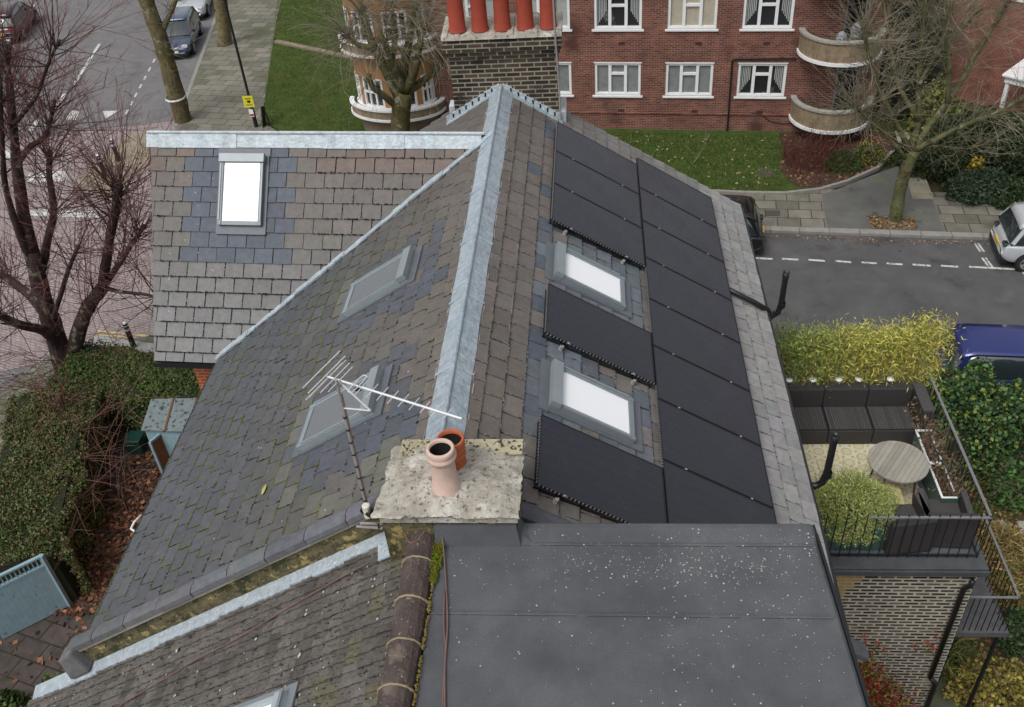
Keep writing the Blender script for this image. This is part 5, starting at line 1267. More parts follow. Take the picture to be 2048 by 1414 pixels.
# bare green-barked tree on the far pavement
tree('plane_tree', tuple(atZ(1787, 450)), 'bare green-barked tree spreading in front of the right-hand flats', 'tree', 13.3,
 [([(1783,470), (1790,430), (1802,370), (1818,320), (1826,300)], .23, .19),
  ([(1826,300), (1862,285,-.2), (1910,258,-.4), (1960,240,-.5), (2015,215,-.6), (2070,180,-.7)], .12, .04),
  ([(1826,300), (1850,262,.3), (1895,205,.5), (1930,150,.7), (1960,95,.9), (2000,30,1), (2040,-30,1)], .13, .05),
  ([(1824,300), (1838,240,.2), (1836,170,.4), (1842,100,.5), (1850,30,.5), (1856,-40,.6)], .12, .05),
  ([(1820,305), (1800,262,-.3), (1775,215,-.5), (1752,160,-.6), (1735,100,-.7), (1722,40,-.7)], .11, .045),
  ([(1815,320), (1780,280,-.5), (1745,245,-.8), (1722,225,-1), (1700,205,-1.1)], .07, .03),
  ([(1838,240), (1800,180,.6), (1782,110,.8), (1775,40,1), (1765,-20,1)], .08, .04),
  ([(1895,205), (1900,140,.2), (1890,70,.1), (1905,0,0)], .08, .04),
  ([(1826,300), (1870,290,.9), (1935,300,1.3), (1975,285,1.5)], .05, .02),
  ([(1838,170), (1870,110,1), (1925,60,1.4), (1960,10,1.5)], .07, .03)],
 [(1,.15,90,.9), (2,.2,130,.9), (3,.2,130,.95), (4,.2,150,.95), (5,.2,110,.95), (6,.2,100,.95), (7,.2,75,.9), (8,.2,40,.9), (9,.2,70,.9)],
 (.105,.105,.05), (.11,.1,.055), (.25,.22,.165), 51, 0, 1.7, .012, kids=.5, up=.03, depth=1, flow=.45)
tree('young_tree', tuple(atZ(1392, 320)), 'spindly bare sapling on the lawn in front of the flats', 'tree', 17.9,
 [([(1378,345), (1395,315), (1412,285), (1418,268)], .03, .012), ([(1395,318), (1380,300), (1370,288)], .015, .008)], [(0,.2,7,.8)], (.2,.18,.12), (.2,.18,.12), (.28,.25,.19), 61, 0, .7, .007)

# ================================================================= VEHICLES
def paint(name, c): return mat(name, c, .28, var=.03, metal=.25, coat=.9)
def car(loc, rz, L_, W_, H_, pm, lab, kind='suv', roofm=None, rear='y', front='w', extra=None, wheels=(1,1,1,1), cat='car', lampm=LAMPR):
    t = thing('parked_car', loc, lab, cat, 'cars parked along the streets', rz)
    hl, hw = L_/2, W_/2; zb = .2; belt = H_*.6; hood = H_*.56; tail = H_*.6
    st = [(-hl, .80, .42, .62), (-hl+.06, .9, .28, tail*.92), (-hl+.35, .98, zb, tail), (-hl+.95, 1., zb, belt), (-.2, 1., zb, belt), (hl*.3, 1., zb, belt*.98), (hl*.56, .99, zb, hood*1.0), (hl*.8, .96, zb, hood*.94), (hl-.12, .86, .26, hood*.82), (hl, .74, .36, hood*.62)]
    b = MB(); rings = []
    for x, wf, z0, z1 in st:
        w = hw*wf; half = [(0, z0), (w*.82, z0), (w*.985, z0+.1), (w, lerp(z0, z1, .5)), (w*.97, z1-.09), (w*.86, z1-.01), (w*.45, z1+.025), (0, z1+.035)]
        ring = half+[(-p[0], p[1]) for p in half[-2:0:-1]]; rings.append([b.V_((x, p[0], p[1])) for p in ring])
    n = len(rings[0])
    for i in range(len(rings)-1):
        for j in range(n): b.fi((rings[i][j], rings[i][(j+1)%n], rings[i+1][(j+1)%n], rings[i+1][j]))
    b.fi(rings[0]); b.fi(rings[-1][::-1])
    body = b.build('body', pm, t, smooth=True, local=True, subsurf=2)
    # glasshouse and roof
    def tap(x): return x
    rearx = -hl+(.12 if kind != 'sedan' else .6); fx = hl*.48
    gs = [(rearx, .9, belt-.02, belt+.0), (rearx+.28, .86, belt-.02, H_*.9), (rearx+.6, .82, belt-.02, H_-.03), (-.1, .82, belt-.02, H_), (hl*.08, .81, belt-.02, H_-.03), (hl*.2, .83, belt-.02, H_*.93), (fx, .9, belt-.02, belt+.0)]
    b = MB(); rings = []
    for x, wf, z0, z1 in gs:
        w0_, w1_ = hw*.94, hw*lerp(.93, .78, (z1-belt)/(H_-belt) if z1 > belt else 0)
        half = [(w0_, z0), (lerp(w0_, w1_, .5), lerp(z0, z1, .5)), (w1_, max(z1-.05, z0+.01)), (w1_*.9, z1+.0), (0, z1+.02)]
        ring = half+[(-p[0], p[1]) for p in half[-2::-1]]; rings.append([b.V_((x, p[0], p[1])) for p in ring])
    n = len(rings[0])
    for i in range(len(rings)-1):
        for j in range(n-1): b.fi((rings[i][j], rings[i][j+1], rings[i+1][j+1], rings[i+1][j]))
    b.build('windows', CARGL, t, smooth=True, local=True)
    b = MB(); rr = []
    for x, wf, z1 in ((rearx+.22, .8, H_*.88), (rearx+.35, .77, H_*.955), (rearx+.6, .745, H_-.015), (-.3, .74, H_+.012), (hl*.05, .73, H_-.008), (hl*.16, .7, H_*.96)):
        w = hw*wf; rr.append([b.V_((x, y*w, z1+.035-.03*abs(y)**3)) for y in (-1, -.7, -.35, 0, .35, .7, 1)])
    for i in range(len(rr)-1):
        for j in range(6): b.fi((rr[i][j], rr[i][j+1], rr[i+1][j+1], rr[i+1][j]))
    ro = b.build('roof', roofm or pm, t, smooth=True, local=True); md = ro.modifiers.new('thick', 'SOLIDIFY'); md.thickness = .03
    for sgn in (-1, 1):
        for (xa, xb, wd_) in ((rearx+.08, rearx+.4, .12), (-.28, -.22, .06), (hl*.16, fx-.02, .06)):
            b = MB(); za = belt+.01; w0_ = hw*.93; w1_ = hw*.765
            if xa > 0: p = (xb, sgn*w0_, za+.02); q = (xa, sgn*w1_, H_*.955)
            else: p = (xa, sgn*(w0_+.005), za); q = (xb, sgn*(w1_+.01), H_-.05)
            b.bar(p, q, wd_, .03, up=(0, sgn, .4)); b.build('pillar', pm, t, local=True)
        b = MB(); b.box(hl*.3, hl*.3+.14, sgn*(hw+.01) if sgn > 0 else -hw-.17, sgn*(hw+.17) if sgn > 0 else -hw-.01, belt+.02, belt+.17); b.build('mirror', BLACKP, t, bevel=.03, local=True)
        for x in (-hl+.78, hl-.85):
            w_ = MB(); R_ = .33; w_.T = Matrix.Translation((x, sgn*(hw-.09), R_)) @ Matrix.Rotation(-sgn*math.pi/2, 4, 'X')
            w_.lathe([(R_*.66, .11), (R_*.97, .105), (R_, .08), (R_, -.1), (R_*.6, -.1)], (0,0,0), 28)
            wo = w_.build('wheel', RUBBER, t, smooth=False, local=True)
            w_ = MB(); w_.T = Matrix.Translation((x, sgn*(hw-.09), R_)) @ Matrix.Rotation(-sgn*math.pi/2, 4, 'X')
            w_.lathe([(R_*.68, .115), (R_*.6, .112), (R_*.58, .06)], (0,0,0), 28)
            for k in range(5):
                a = k*1.2566; c_, s_ = math.cos(a), math.sin(a)
                w_.hexa([(c_*.02-s_*.035, s_*.02+c_*.035, .07), (c_*.02+s_*.035, s_*.02-c_*.035, .07), (c_*R_*.62+s_*.05, s_*R_*.62-c_*.05, .07), (c_*R_*.62-s_*.05, s_*R_*.62+c_*.05, .07)],
                        [(c_*.02-s_*.035, s_*.02+c_*.035, .105), (c_*.02+s_*.035, s_*.02-c_*.035, .105), (c_*R_*.62+s_*.04, s_*R_*.62-c_*.04, .112), (c_*R_*.62-s_*.04, s_*R_*.62+c_*.04, .112)])
            w_.build('rim', RIM, wo, local=True)
            w_ = MB(); w_.T = Matrix.Translation((x, sgn*(hw-.09), R_)) @ Matrix.Rotation(-sgn*math.pi/2, 4, 'X')
            w_.lathe([(R_*1.16, .082), (R_*1.02, .092), (.02, .03)], (0,0,.0), 28); w_.build('wheel_arch', BLACKP, t, local=True)
        b = MB(); b.box(-hl-.005, -hl+.16, sgn*hw*.5 if sgn > 0 else -hw*.78, sgn*hw*.78 if sgn > 0 else -hw*.5, tail*.8, tail*.92); b.build('rear_light', lampm, t, bevel=.03, local=True)
        b = MB(); b.box(hl-.3, hl-.06, sgn*hw*.5 if sgn > 0 else -hw*.84, sgn*hw*.84 if sgn > 0 else -hw*.5, hood*.7, hood*.86); b.build('headlight', LAMPW, t, bevel=.03, local=True)
    b = MB(); b.box(-hl-.03, -hl+.02, -.26, .26, .55, .67); b.build('number_plate', PLATEY, t, local=True)
    b = MB(); b.box(hl-.03, hl+.03, -.26, .26, .4, .51); b.build('number_plate', PLATEW, t, local=True)
    b = MB(); b.box(-hl-.02, -hl+.25, -hw*.86, hw*.86, .22, .42); b.build('bumper', BLACKP, t, bevel=.05, local=True); b = MB(); b.box(hl-.25, hl+.015, -hw*.78, hw*.78, .2, .36); b.build('bumper', BLACKP, t, bevel=.05, local=True)
    if extra: extra(t, hl, hw)
    return t
kang = math.atan2(-.1096, .994)
BLK = paint('black_paint', (.008,.009,.011)); WHT = paint('silver_white_paint', (.5,.53,.55)); BLU = paint('deep_blue_paint', (.02,.032,.15)); DBL = paint('slate_blue_paint', (.06,.085,.14)); DRD = paint('dark_red_paint', (.045,.02,.025))
def redline(t, hl, hw):
    b = MB(); y = -hw-.004
    b.bar((-hl+.28, y+.06, .98), (-hl+.62, y+.06, 1.0), .05, .03, up=(0,1,0)); b.bar((-hl+.62, y+.06, 1.0), (-hl+1.3, y+.13, 1.28), .05, .03, up=(0,1,0)); b.build('red_trim', mat('red_trim', (.6,.03,.04), .3, var=0, coat=1), t, local=True)
def shade(*a): pass
q = K0+KD*(-.3-2.1)+KN*-1.0
car((q.x, q.y, 0), kang+math.pi, 4.15, 1.82, 1.55, BLK, 'black car with a red side line parked behind the slate eaves', extra=redline, lampm=CARGL)
q = K0+KD*(7.1+2.3)+KN*-1.05
car((q.x, q.y, 0), kang, 4.6, 1.9, 1.62, WHT, 'silver white car with yellow rear plate at the right edge of the picture', lampm=CARGL)
q = atZ(1892, 672, 1.5)
car((q.x+2.15, q.y-.35, 0), kang, 4.5, 1.85, 1.52, BLU, 'bright blue car parked behind the ivy and bamboo')
def md_(px, py): return atZ(px, py, 0)
mh = math.atan2(MD.y, MD.x)
q = md_(352, 122)+ (-MD)*2.25+ML*-.0
car((q.x-.0, q.y, 0), mh, 4.5, 1.8, 1.5, DBL, 'dark slate blue car facing the camera under the street trees')
q2 = q-MD*5.9
car((q2.x, q2.y, 0), mh, 4.6, 1.82, 1.6, WHT, 'white car just visible at the top edge beyond the dark blue car')
q = md_(20, 92)-MD*2.3+V((-.3,0,0))
car((q.x, q.y, 0), mh+math.pi, 4.5, 1.84, 1.62, DRD, 'dark red-black car with yellow rear plate in the top left corner')
q = q+MD*5.9+V((.1, .3, 0))
car((q.x, q.y, 0), mh+math.pi, 4.4, 1.82, 1.55, BLK, 'dark car half hidden by red twigs below the top left car')

# ================================================================= STREET FURNITURE
p = atZ(514, 258); lp = thing('street_lamp', tuple(p), 'slim black lamp post with yellow and white notices on the slab pavement', 'street lamp')
b = MB(); b.lathe([(.09, 0), (.09, .9), (.06, 1.0), (.055, 3.2), (.045, 6.9)], p, 14); b.build('post', BLACK, lp, smooth=True)
b = MB(); b.tube([p+V((0,0,6.9)), p+V((-.2,.0,7.2)), p+V((-.9,.0,7.3))], .035, 8); b.build('arm', BLACK, lp)
b = MB(); b.lathe([(.02, .08), (.12, .06), (.16, 0), (.14, -.05), (.02, -.06)], p+V((-1.0,0,7.25)), 14); b.build('lantern', BLACKP, lp)
b = MB(); zz = 1.25; c = atY(497, 203, p.y-.1)
def sg(c, w, h, z, m, nm, marks=()):
    b = MB(); b.box(c.x-w/2, c.x+w/2, c.y-.02, c.y, z-h/2, z+h/2); o = b.build(nm, m, lp)
    b = MB()
    for (x0, x1, z0, z1) in marks: b.box(c.x+x0*w, c.x+x1*w, c.y-.024, c.y-.019, z+z0*h, z+z1*h)
    if marks: b.build('printed_marks', BLACK if m is SIGNY else LAMPR, o)
sg(c, .46, .52, c.z, SIGNY, 'yellow_notice', ((-.25,.3,.22,.3), (-.12,.2,-.1,.12), (-.3,.3,-.32,-.26)))
c2 = atY(503, 226, p.y-.1); sg(c2, .2, .34, c2.z, WHITEP, 'white_notice', ((-.45,.45,-.4,-.12),))
b = MB(); q = atZ(529, 258); b.bar(q, q+V((.05,.3,.95)), .05, .3); b.bar(q+V((.35,0,0)), q+V((.1,.2,.95)), .05, .05); tag(b.build('board_stand', BLACK), 'small dark folded stand on the pavement beside the lamp post', 'stand')
for k, (px, py) in enumerate(((237, 320), (210, 352), (268, 694))):
    p = atZ(px, py, .1); bo = thing('bollard', tuple(p), ['black white-topped bollard on the build-out, farther of the pair', 'black white-topped bollard on the build-out, nearer of the pair', 'black bollard on the corner pavement beside the slate wing'][k], 'bollard', 'bollards at the junction')
    b = MB(); b.lathe([(.09, 0), (.085, .75), (.06, .78), (.085, .82), (.08, .93), (.03, .97)], p, 12); b.build('post', BLACK, bo, smooth=True)
    b = MB(); b.lathe([(.089, .68), (.089, .76)], p, 12); b.lathe([(.088, .86), (.05, .985), (.0, .99)], p, 12); b.build('white_band', WHITEP, bo)
b = MB(); q = A([(150,372), (205,322), (262,270), (300,262), (300,330), (262,352), (245,410), (205,395)], 0); b.prism(q, 0, .06); struct('pavement_buildout', b, mat('buff_paving', (.25,.215,.16), .9, var=.25, vs=2, spots=[((.12,.13,.05), 1.2, .6, .1)]))
b = MB(); q = A([(190,672), (310,688), (310,705), (180,705)], .1); b.face([(x, y, .112) for x, y in q]); struct('pale_paving', b, mat('pale_slabs', (.33,.33,.32), .9, var=.15))

# ================================================================= HEDGES, SHRUBS, LEAVES
NR = np.random.RandomState(4)
def leaves(mb, pts, size, cols, asp=.55, flat=0., jv=.35):
    pts = np.asarray(pts, float); n = len(pts)
    a = NR.normal(size=(n,3)); a[:, 2] *= (1-flat); a /= np.linalg.norm(a, axis=1)[:, None]
    c = NR.normal(size=(n,3)); c[:, 2] *= (1-flat); c -= a*(a*c).sum(1)[:, None]; c /= np.linalg.norm(c, axis=1)[:, None]
    s = size*NR.uniform(.6, 1.3, (n,1)); a = a*s; c = c*s*asp
    P = np.stack([pts-a, pts+c*.9, pts+a, pts-c*.9], 1)
    cols = np.asarray(cols, float); k = NR.choice(len(cols), n); C = cols[k]*(1+NR.uniform(-jv, jv, (n,1)))
    mb.bulk(P, np.clip(C, .003, 1))
def boxpts(poly_fn, n): return np.array([poly_fn() for _ in range(n)])
def plant(name, loc, lab, cat, pts, size, cols, asp=.55, stems=None, stemcol=(.06,.045,.03), flat=0., kind=None, sr=.008, group=None, core=None):
    t = thing(name, loc, lab, cat, group)
    b = MB(); leaves(b, pts, size, cols, asp, flat); o = b.build('foliage', LEAF, t); o['kind'] = 'stuff'
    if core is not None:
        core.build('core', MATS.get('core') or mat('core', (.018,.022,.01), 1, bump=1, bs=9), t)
    if stems:
        b = MB(); rg = random.Random(len(lab))
        for (p, d, l) in stems: twig(b, p, d, l, sr, rg, stemcol, stemcol, .05, 0, 5, 0, 0, .12)
        o = b.build('stems', TWIG, t); o['kind'] = 'stuff'
    return t
# clipped hedge at the left corner: two runs
HT = 1.75
def hedge(name, a, b_, wd_, ht, lab, n, cols):
    a = V(a); b_ = V(b_); d = (b_-a); L_ = d.length; d.normalize(); nn = V((-d.y, d.x, 0)); pts = []
    for _ in range(n):
        s = NR.uniform(0, L_); bulge = 1+.09*math.sin(s*2.1)+.06*math.sin(s*5.3)
        if NR.rand() < .6: o = NR.uniform(-1, 1)*wd_/2*bulge; z = ht*(1-.10*(abs(o)/(wd_/2))**3)*(1+.03*math.sin(s*3+o*4))-abs(NR.normal(0, .05)); 
        else: o = math.copysign(wd_/2*bulge, NR.uniform(-1, 1))-NR.normal(0, .05); z = NR.uniform(.05, ht*.96)
        p = a+d*s+nn*o; pts.append((p.x, p.y, z+NR.normal(0, .03)))
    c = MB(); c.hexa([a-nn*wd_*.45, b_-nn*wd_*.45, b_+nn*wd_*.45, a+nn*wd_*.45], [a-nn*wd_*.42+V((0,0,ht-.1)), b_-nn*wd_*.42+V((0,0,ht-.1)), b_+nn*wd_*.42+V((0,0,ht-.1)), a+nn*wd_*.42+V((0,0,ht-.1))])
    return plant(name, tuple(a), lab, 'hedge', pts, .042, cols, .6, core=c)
GR = [(.055,.1,.024), (.075,.125,.03), (.048,.08,.02), (.09,.085,.036), (.09,.13,.03)]
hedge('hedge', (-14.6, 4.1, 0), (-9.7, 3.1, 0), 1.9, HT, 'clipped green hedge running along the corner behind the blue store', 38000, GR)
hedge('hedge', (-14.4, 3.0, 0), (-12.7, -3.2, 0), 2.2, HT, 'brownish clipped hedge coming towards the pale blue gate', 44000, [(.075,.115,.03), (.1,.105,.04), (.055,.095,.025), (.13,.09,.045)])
# brown leaf litter in the yard and gutter
P_ = []
for _ in range(3000):
    x, y = NR.normal(-11.4, .75), NR.uniform(-3.4, 2.6)
    P_.append((x+.1*y, y, .03+abs(NR.normal(0, .03))))
for _ in range(700): P_.append((NR.uniform(-13.5, -8), NR.uniform(-7, 2), .04))
b = MB(); leaves(b, P_, .07, [(.11,.045,.025), (.16,.07,.035), (.06,.03,.02), (.05,.025,.018), (.26,.12,.06)], .8, .7)
P_ = []
for _ in range(900):
    s = NR.uniform(-8, 16); P_.append(kp(s, -.25-abs(NR.normal(0, .18)), .02))
b2 = MB(); leaves(b2, P_, .035, [(.14,.06,.035), (.2,.1,.05), (.28,.22,.14)], .8, .8)
tag(b.build('fallen_leaves', LEAF), 'red-brown fallen leaves over the yard between hedge and house', 'leaves', kind='stuff')
tag(b2.build('fallen_leaves', LEAF), 'brown leaves lying in the gutter along the far kerb', 'leaves', kind='stuff')
# grass blades and leaves on the lawn and bed
def grass(n, reg, name, lab, sz=.06):
    P = np.array([reg() for _ in range(n)]); b = MB(); N_ = len(P); a = NR.uniform(0, 6.28, N_); w_ = .012; h = sz*NR.uniform(.5, 1.4, N_)
    dx = np.cos(a)*w_; dy = np.sin(a)*w_; lx = NR.normal(0, .025, N_); ly = NR.normal(0, .025, N_)
    Q = np.zeros((N_, 4, 3)); Q[:, 0] = P-np.stack([dx, dy, 0*dx], 1); Q[:, 1] = P+np.stack([dx, dy, 0*dx], 1)
    Q[:, 2] = P+np.stack([lx+dx*.2, ly+dy*.2, h], 1); Q[:, 3] = P+np.stack([lx-dx*.2, ly-dy*.2, h], 1)
    C = np.array([(.07,.12,.022), (.05,.09,.018), (.11,.15,.035), (.17,.15,.07)])[NR.choice(4, N_, p=[.4,.32,.18,.1])]*NR.uniform(.7, 1.3, (N_,1)); b.bulk(Q, C)
    tag(b.build(name, LEAF), lab, 'grass', kind='stuff')
def inpoly(x, y, poly):
    c = False; j = len(poly)-1
    for i in range(len(poly)):
        if (poly[i][1] > y) != (poly[j][1] > y) and x < (poly[j][0]-poly[i][0])*(y-poly[i][1])/(poly[j][1]-poly[i][1])+poly[i][0]: c = not c
        j = i
    return c
r1 = A([(1130,300), (1225,262), (1560,275), (1565,384), (1415,384), (1215,372)], .14); r2 = A([(520,250), (560,-40), (760,-60), (760,290), (520,280)], .14)
def reg(poly):
    xs_ = [p[0] for p in poly]; ys_ = [p[1] for p in poly]
    def f():
        while True:
            x, y = NR.uniform(min(xs_), max(xs_)), NR.uniform(min(ys_), max(ys_))
            if inpoly(x, y, poly): return (x, y, .14)
    return f
grass(16000, reg(r1), 'grass', 'short green grass between the flats and the pavement', .07)
grass(20000, reg(r2), 'grass', 'short green grass left of the round bay', .07)
b = MB(); f_ = reg(r1); P_ = [np.add(f_(), (0,0,.03)) for _ in range(170)]; leaves(b, P_, .06, [(.3,.22,.1), (.22,.12,.05), (.35,.3,.2)], .8, .8); f_ = reg(bed); P_ = [np.add(f_(), (0,0,.03)) for _ in range(900)]; leaves(b, P_, .06, [(.2,.08,.04), (.26,.13,.06), (.12,.05,.03)], .8, .7)
f_ = reg(A([(1735,432), (1830,435), (1835,458), (1745,456)], .14)); P_ = [f_() for _ in range(900)]; leaves(b, P_, .05, [(.25,.14,.08), (.3,.2,.12), (.16,.09,.05), (.08,.09,.02)], .8, .6)
tag(b.build('fallen_leaves', LEAF), 'scattered brown leaves on the grass, flower bed and tree pit by the flats', 'leaves', kind='stuff')
# red twiggy shrub and green clumps in the bed
def mound(c, rx, ry, h, n, pw=1.):
    c = np.array(c); u = NR.normal(size=(n,3)); u /= np.linalg.norm(u, axis=1)[:, None]; u[:, 2] = np.abs(u[:, 2]); r = NR.uniform(.72, 1.05, (n,1))
    lump = 1+.14*np.sin(u[:, 0:1]*7+c[0])*np.cos(u[:, 1:2]*6+c[1])
    return c+u*r*lump*np.array([rx, ry, h])
def stemfan(c, n, sp, l, rg_=random.Random(9)):
    return [(V(c)+V((rg_.uniform(-sp, sp), rg_.uniform(-sp, sp), 0)), V((rg_.uniform(-.6, .6), rg_.uniform(-.6, .6), 1)), l*rg_.uniform(.6, 1.2)) for _ in range(n)]
p = atZ(1625, 322, .15); plant('red_shrub', tuple(p), 'dull red twiggy shrub below the lower round balcony', 'shrub', mound(p, 1.2, .8, .9, 1200), .03, [(.09,.03,.025), (.06,.03,.02)], stems=stemfan(p, 380, 1.1, 1.2), stemcol=(.09,.03,.027))
p = atZ(1683, 335, .15); plant('strappy_clump', tuple(p), 'green strappy clump beside the red twiggy shrub', 'plant', mound(p, .75, .6, .65, 1400), .11, [(.03,.07,.015), (.05,.09,.02)], .12)
p = atZ(1735, 320, .15); plant('leafy_clump', tuple(p), 'mixed green clump with yellow tips near the bare tree', 'plant', mound(p, .7, .6, .7, 1200), .07, [(.03,.06,.015), (.05,.08,.02), (.25,.2,.03)], .3)
GD = [(.02,.035,.012), (.028,.048,.016), (.04,.06,.02)]
for k, (px, py, rx, ry, h, cols, lab) in enumerate((
    (1885, 330, 1.7, 1.4, 1.2, GD, 'dark glossy shrub next to the slab path'), (1960, 300, 1.9, 1.5, 1.5, GD, 'tall dark shrub behind the yellow-leaved plant'),
    (2040, 330, 1.9, 1.7, 1.6, GD, 'dark shrub at the right edge above the silver car'), (1960, 385, 1.2, .9, .8, [(.03,.05,.025), (.05,.075,.04), (.035,.06,.03)], 'low grey-green shrub by the far pavement'),
    (2040, 395, 1.3, .9, .6, GD, 'low dark shrub just above the silver car'))):
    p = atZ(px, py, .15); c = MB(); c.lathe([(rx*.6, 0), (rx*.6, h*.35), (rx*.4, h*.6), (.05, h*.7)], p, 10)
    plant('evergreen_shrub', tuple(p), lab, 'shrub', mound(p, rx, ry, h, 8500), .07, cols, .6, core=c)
p = atZ(1943, 368, .15); plant('yellow_shrub', tuple(p), 'bright yellow-leaved plant among the dark shrubs', 'plant', mound(p, .38, .35, 1.0, 420), .07, [(.5,.36,.02), (.42,.32,.03)], .6)
p = atZ(1858, 262, .15); plant('pale_green_shrub', tuple(p), 'yellow-green leafy shrub behind the bare tree', 'shrub', mound(p, .9, .8, 2.1, 1500), .08, [(.14,.17,.04), (.2,.2,.05), (.08,.1,.03)], .7)
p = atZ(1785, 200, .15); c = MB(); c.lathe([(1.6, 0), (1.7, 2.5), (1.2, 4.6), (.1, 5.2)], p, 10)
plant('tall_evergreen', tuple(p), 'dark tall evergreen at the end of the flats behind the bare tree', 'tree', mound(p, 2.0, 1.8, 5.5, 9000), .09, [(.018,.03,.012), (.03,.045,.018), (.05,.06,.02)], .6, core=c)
# bamboo screen behind the sofa
bb = thing('bamboo_planter', (5.6, -2.05, ZT), 'long dark trough holding the bamboo screen behind the wicker sofa', 'planter')
b = MB(); b.box(3.95, 6.95, -2.21, -1.87, ZT+.0, ZT+.42); b.box(3.9, 7.0, -2.24, -1.85, ZT+.42, ZT+.45); b.build('box', BLACKP, bb)
for k in range(7):
    x = 4.25+k*.42; hh = (1.5, 1.4, 1.45, 1.5, 1.45, 1.5, 1.7)[k]; n = 2600
    pts = np.stack([NR.normal(x, .2, n), NR.normal(-2.04, .16, n), ZT+.5+NR.beta(1.4, 1.0, n)*hh*(1-.2*NR.rand(n))], 1)
    cols = [(.14,.22,.05), (.1,.17,.035), (.24,.29,.08)] if k == 0 else ([(.3,.32,.06), (.17,.24,.05), (.4,.4,.1)] if k < 3 else [(.45,.43,.075), (.36,.38,.07), (.58,.52,.13), (.24,.28,.06)])
    st_ = [((x+NR.normal(0, .15), -2.04+NR.normal(0, .08), ZT+.45), (NR.normal(0, .08), NR.normal(0, .08), 1), hh*NR.uniform(.7, 1.05)) for _ in range(12)]
    plant('bamboo', (x, -2.04, ZT+.45), ['deep green bamboo clump, leftmost behind the sofa', 'yellow-green bamboo clump, second from the left', 'yellow-green bamboo clump, third from the left', 'yellow bamboo clump in the middle of the screen', 'yellow bamboo clump, third from the right', 'yellow bamboo clump, second from the right', 'tallest yellow bamboo clump at the right end'][k], 'bamboo', pts, .055, cols, .17, stems=st_, stemcol=(.3,.16,.04), group='bamboo behind the sofa', sr=.011)
# clipped feathery bush in the corrugated planter
p = V((4.83, -5.22, ZT+.45)); pts = mound(p, .82, .62, .88, 19000); pts[:, 2] -= .14
bs_ = plant('feathery_bush', tuple(p), 'round feathery yellow-green bush in the corrugated planter', 'shrub', pts, .03, [(.32,.43,.1), (.46,.52,.16), (.2,.3,.06), (.4,.34,.16)], .2, stems=stemfan(p, 260, .35, .85), stemcol=(.13,.11,.05), sr=.004)
# dead stems in the long planter
p = V((6.62, -4.1, ZT+.38)); st_ = [((6.6+NR.normal(0, .06), NR.uniform(-4.9, -3.3), ZT+.35), (NR.normal(.25, .5), NR.normal(0, .5), .9), NR.uniform(.3, .8)) for _ in range(150)]
plant('dead_stems', tuple(p), 'withered brown plants spilling from the long planter to the railing', 'plant', [(6.65+NR.normal(0, .12), NR.uniform(-4.9, -2.6), ZT+.5+NR.uniform(-.2, .25)) for _ in range(900)], .04, [(.12,.08,.05), (.2,.15,.1), (.08,.06,.03)], .5, stems=st_, stemcol=(.17,.12,.09), sr=.006)
# ivy-clad shrubs right of the terrace
IV0, IV1 = 2.65, 2.35
GI = [(.04,.085,.035), (.05,.11,.04), (.075,.16,.045), (.17,.2,.04), (.022,.045,.018)]
for k, (c, rx, ry, h, n, lab) in enumerate((((9.7, 1.9, 0), 1.55, 1.15, IV0, 19000, 'big glossy ivy-like bush beside the terrace railing'), ((11.9, 2.0, 0), 1.7, 1.2, IV1, 17000, 'glossy green bush at the right edge below the blue car'), ((11.4, .6, 0), 1.3, .7, 1.2, 5200, 'darker lower bush with bare twigs in front of the ivy'))):
    cb = MB(); cb.lathe([(rx*.66, 0), (rx*.68, h*.4), (rx*.45, h*.66), (.05, h*.74)], c, 12)
    plant('ivy_bush', c, lab, 'shrub', mound(c, rx, ry, h, n), .06, GI if k < 2 else GI[:3]+[(.09,.06,.035)], .8, core=cb, stems=[((c[0]+NR.normal(0, rx*.5), c[1]-ry*.9, h*NR.uniform(.4, .9)), (NR.normal(0, 1), -.6, NR.normal(0, .5)), NR.uniform(.6, 1.4)) for _ in range(70)] if k == 2 else None, stemcol=(.13,.1,.07))
# garden borders, lower right
for k, (px, py, rx, ry, h, sz, cols, asp, n, lab, nm) in enumerate((
    (2035, 985, .7, .7, .8, .07, [(.05,.1,.025), (.07,.14,.035)], .6, 2600, 'bright green leafy plant by the stepping stones', 'leafy_plant'),
    (1985, 960, .6, .5, .5, .06, [(.04,.06,.02), (.1,.07,.03), (.06,.09,.02)], .6, 1800, 'low green and brown plant below the ivy', 'leafy_plant'),
    (1990, 1125, .8, .75, .9, .17, [(.26,.17,.07), (.2,.16,.05), (.34,.24,.11), (.15,.14,.04)], .09, 3600, 'tawny strappy clump behind the railing corner', 'strappy_clump'),
    (2040, 1190, .7, .7, .8, .16, [(.2,.17,.05), (.12,.13,.03), (.3,.2,.09)], .1, 2600, 'olive strappy clump at the right edge', 'strappy_clump'),
    (2045, 1280, .6, .6, .7, .05, [(.05,.09,.03), (.04,.07,.03)], .6, 2600, 'dark green small-leaved shrub at the right edge', 'leafy_plant'),
    (1985, 1385, .9, .6, .8, .05, [(.3,.25,.05), (.22,.2,.04), (.13,.12,.03), (.16,.1,.05)], .7, 4200, 'yellowing shrub in the bottom right corner', 'yellowing_shrub'),
    (1905, 1330, .5, .5, .7, .16, [(.13,.16,.04), (.09,.12,.03), (.2,.19,.06)], .12, 900, 'lime green strappy plant below the landing', 'strappy_clump'))):
    p = atZ(px, py, .1); plant(nm, tuple(p), lab, 'plant', mound(p, rx, ry, h, n), sz, cols, asp, stems=stemfan(p, 60, rx*.6, h) if k in (5, 1) else None, stemcol=(.16,.11,.07))
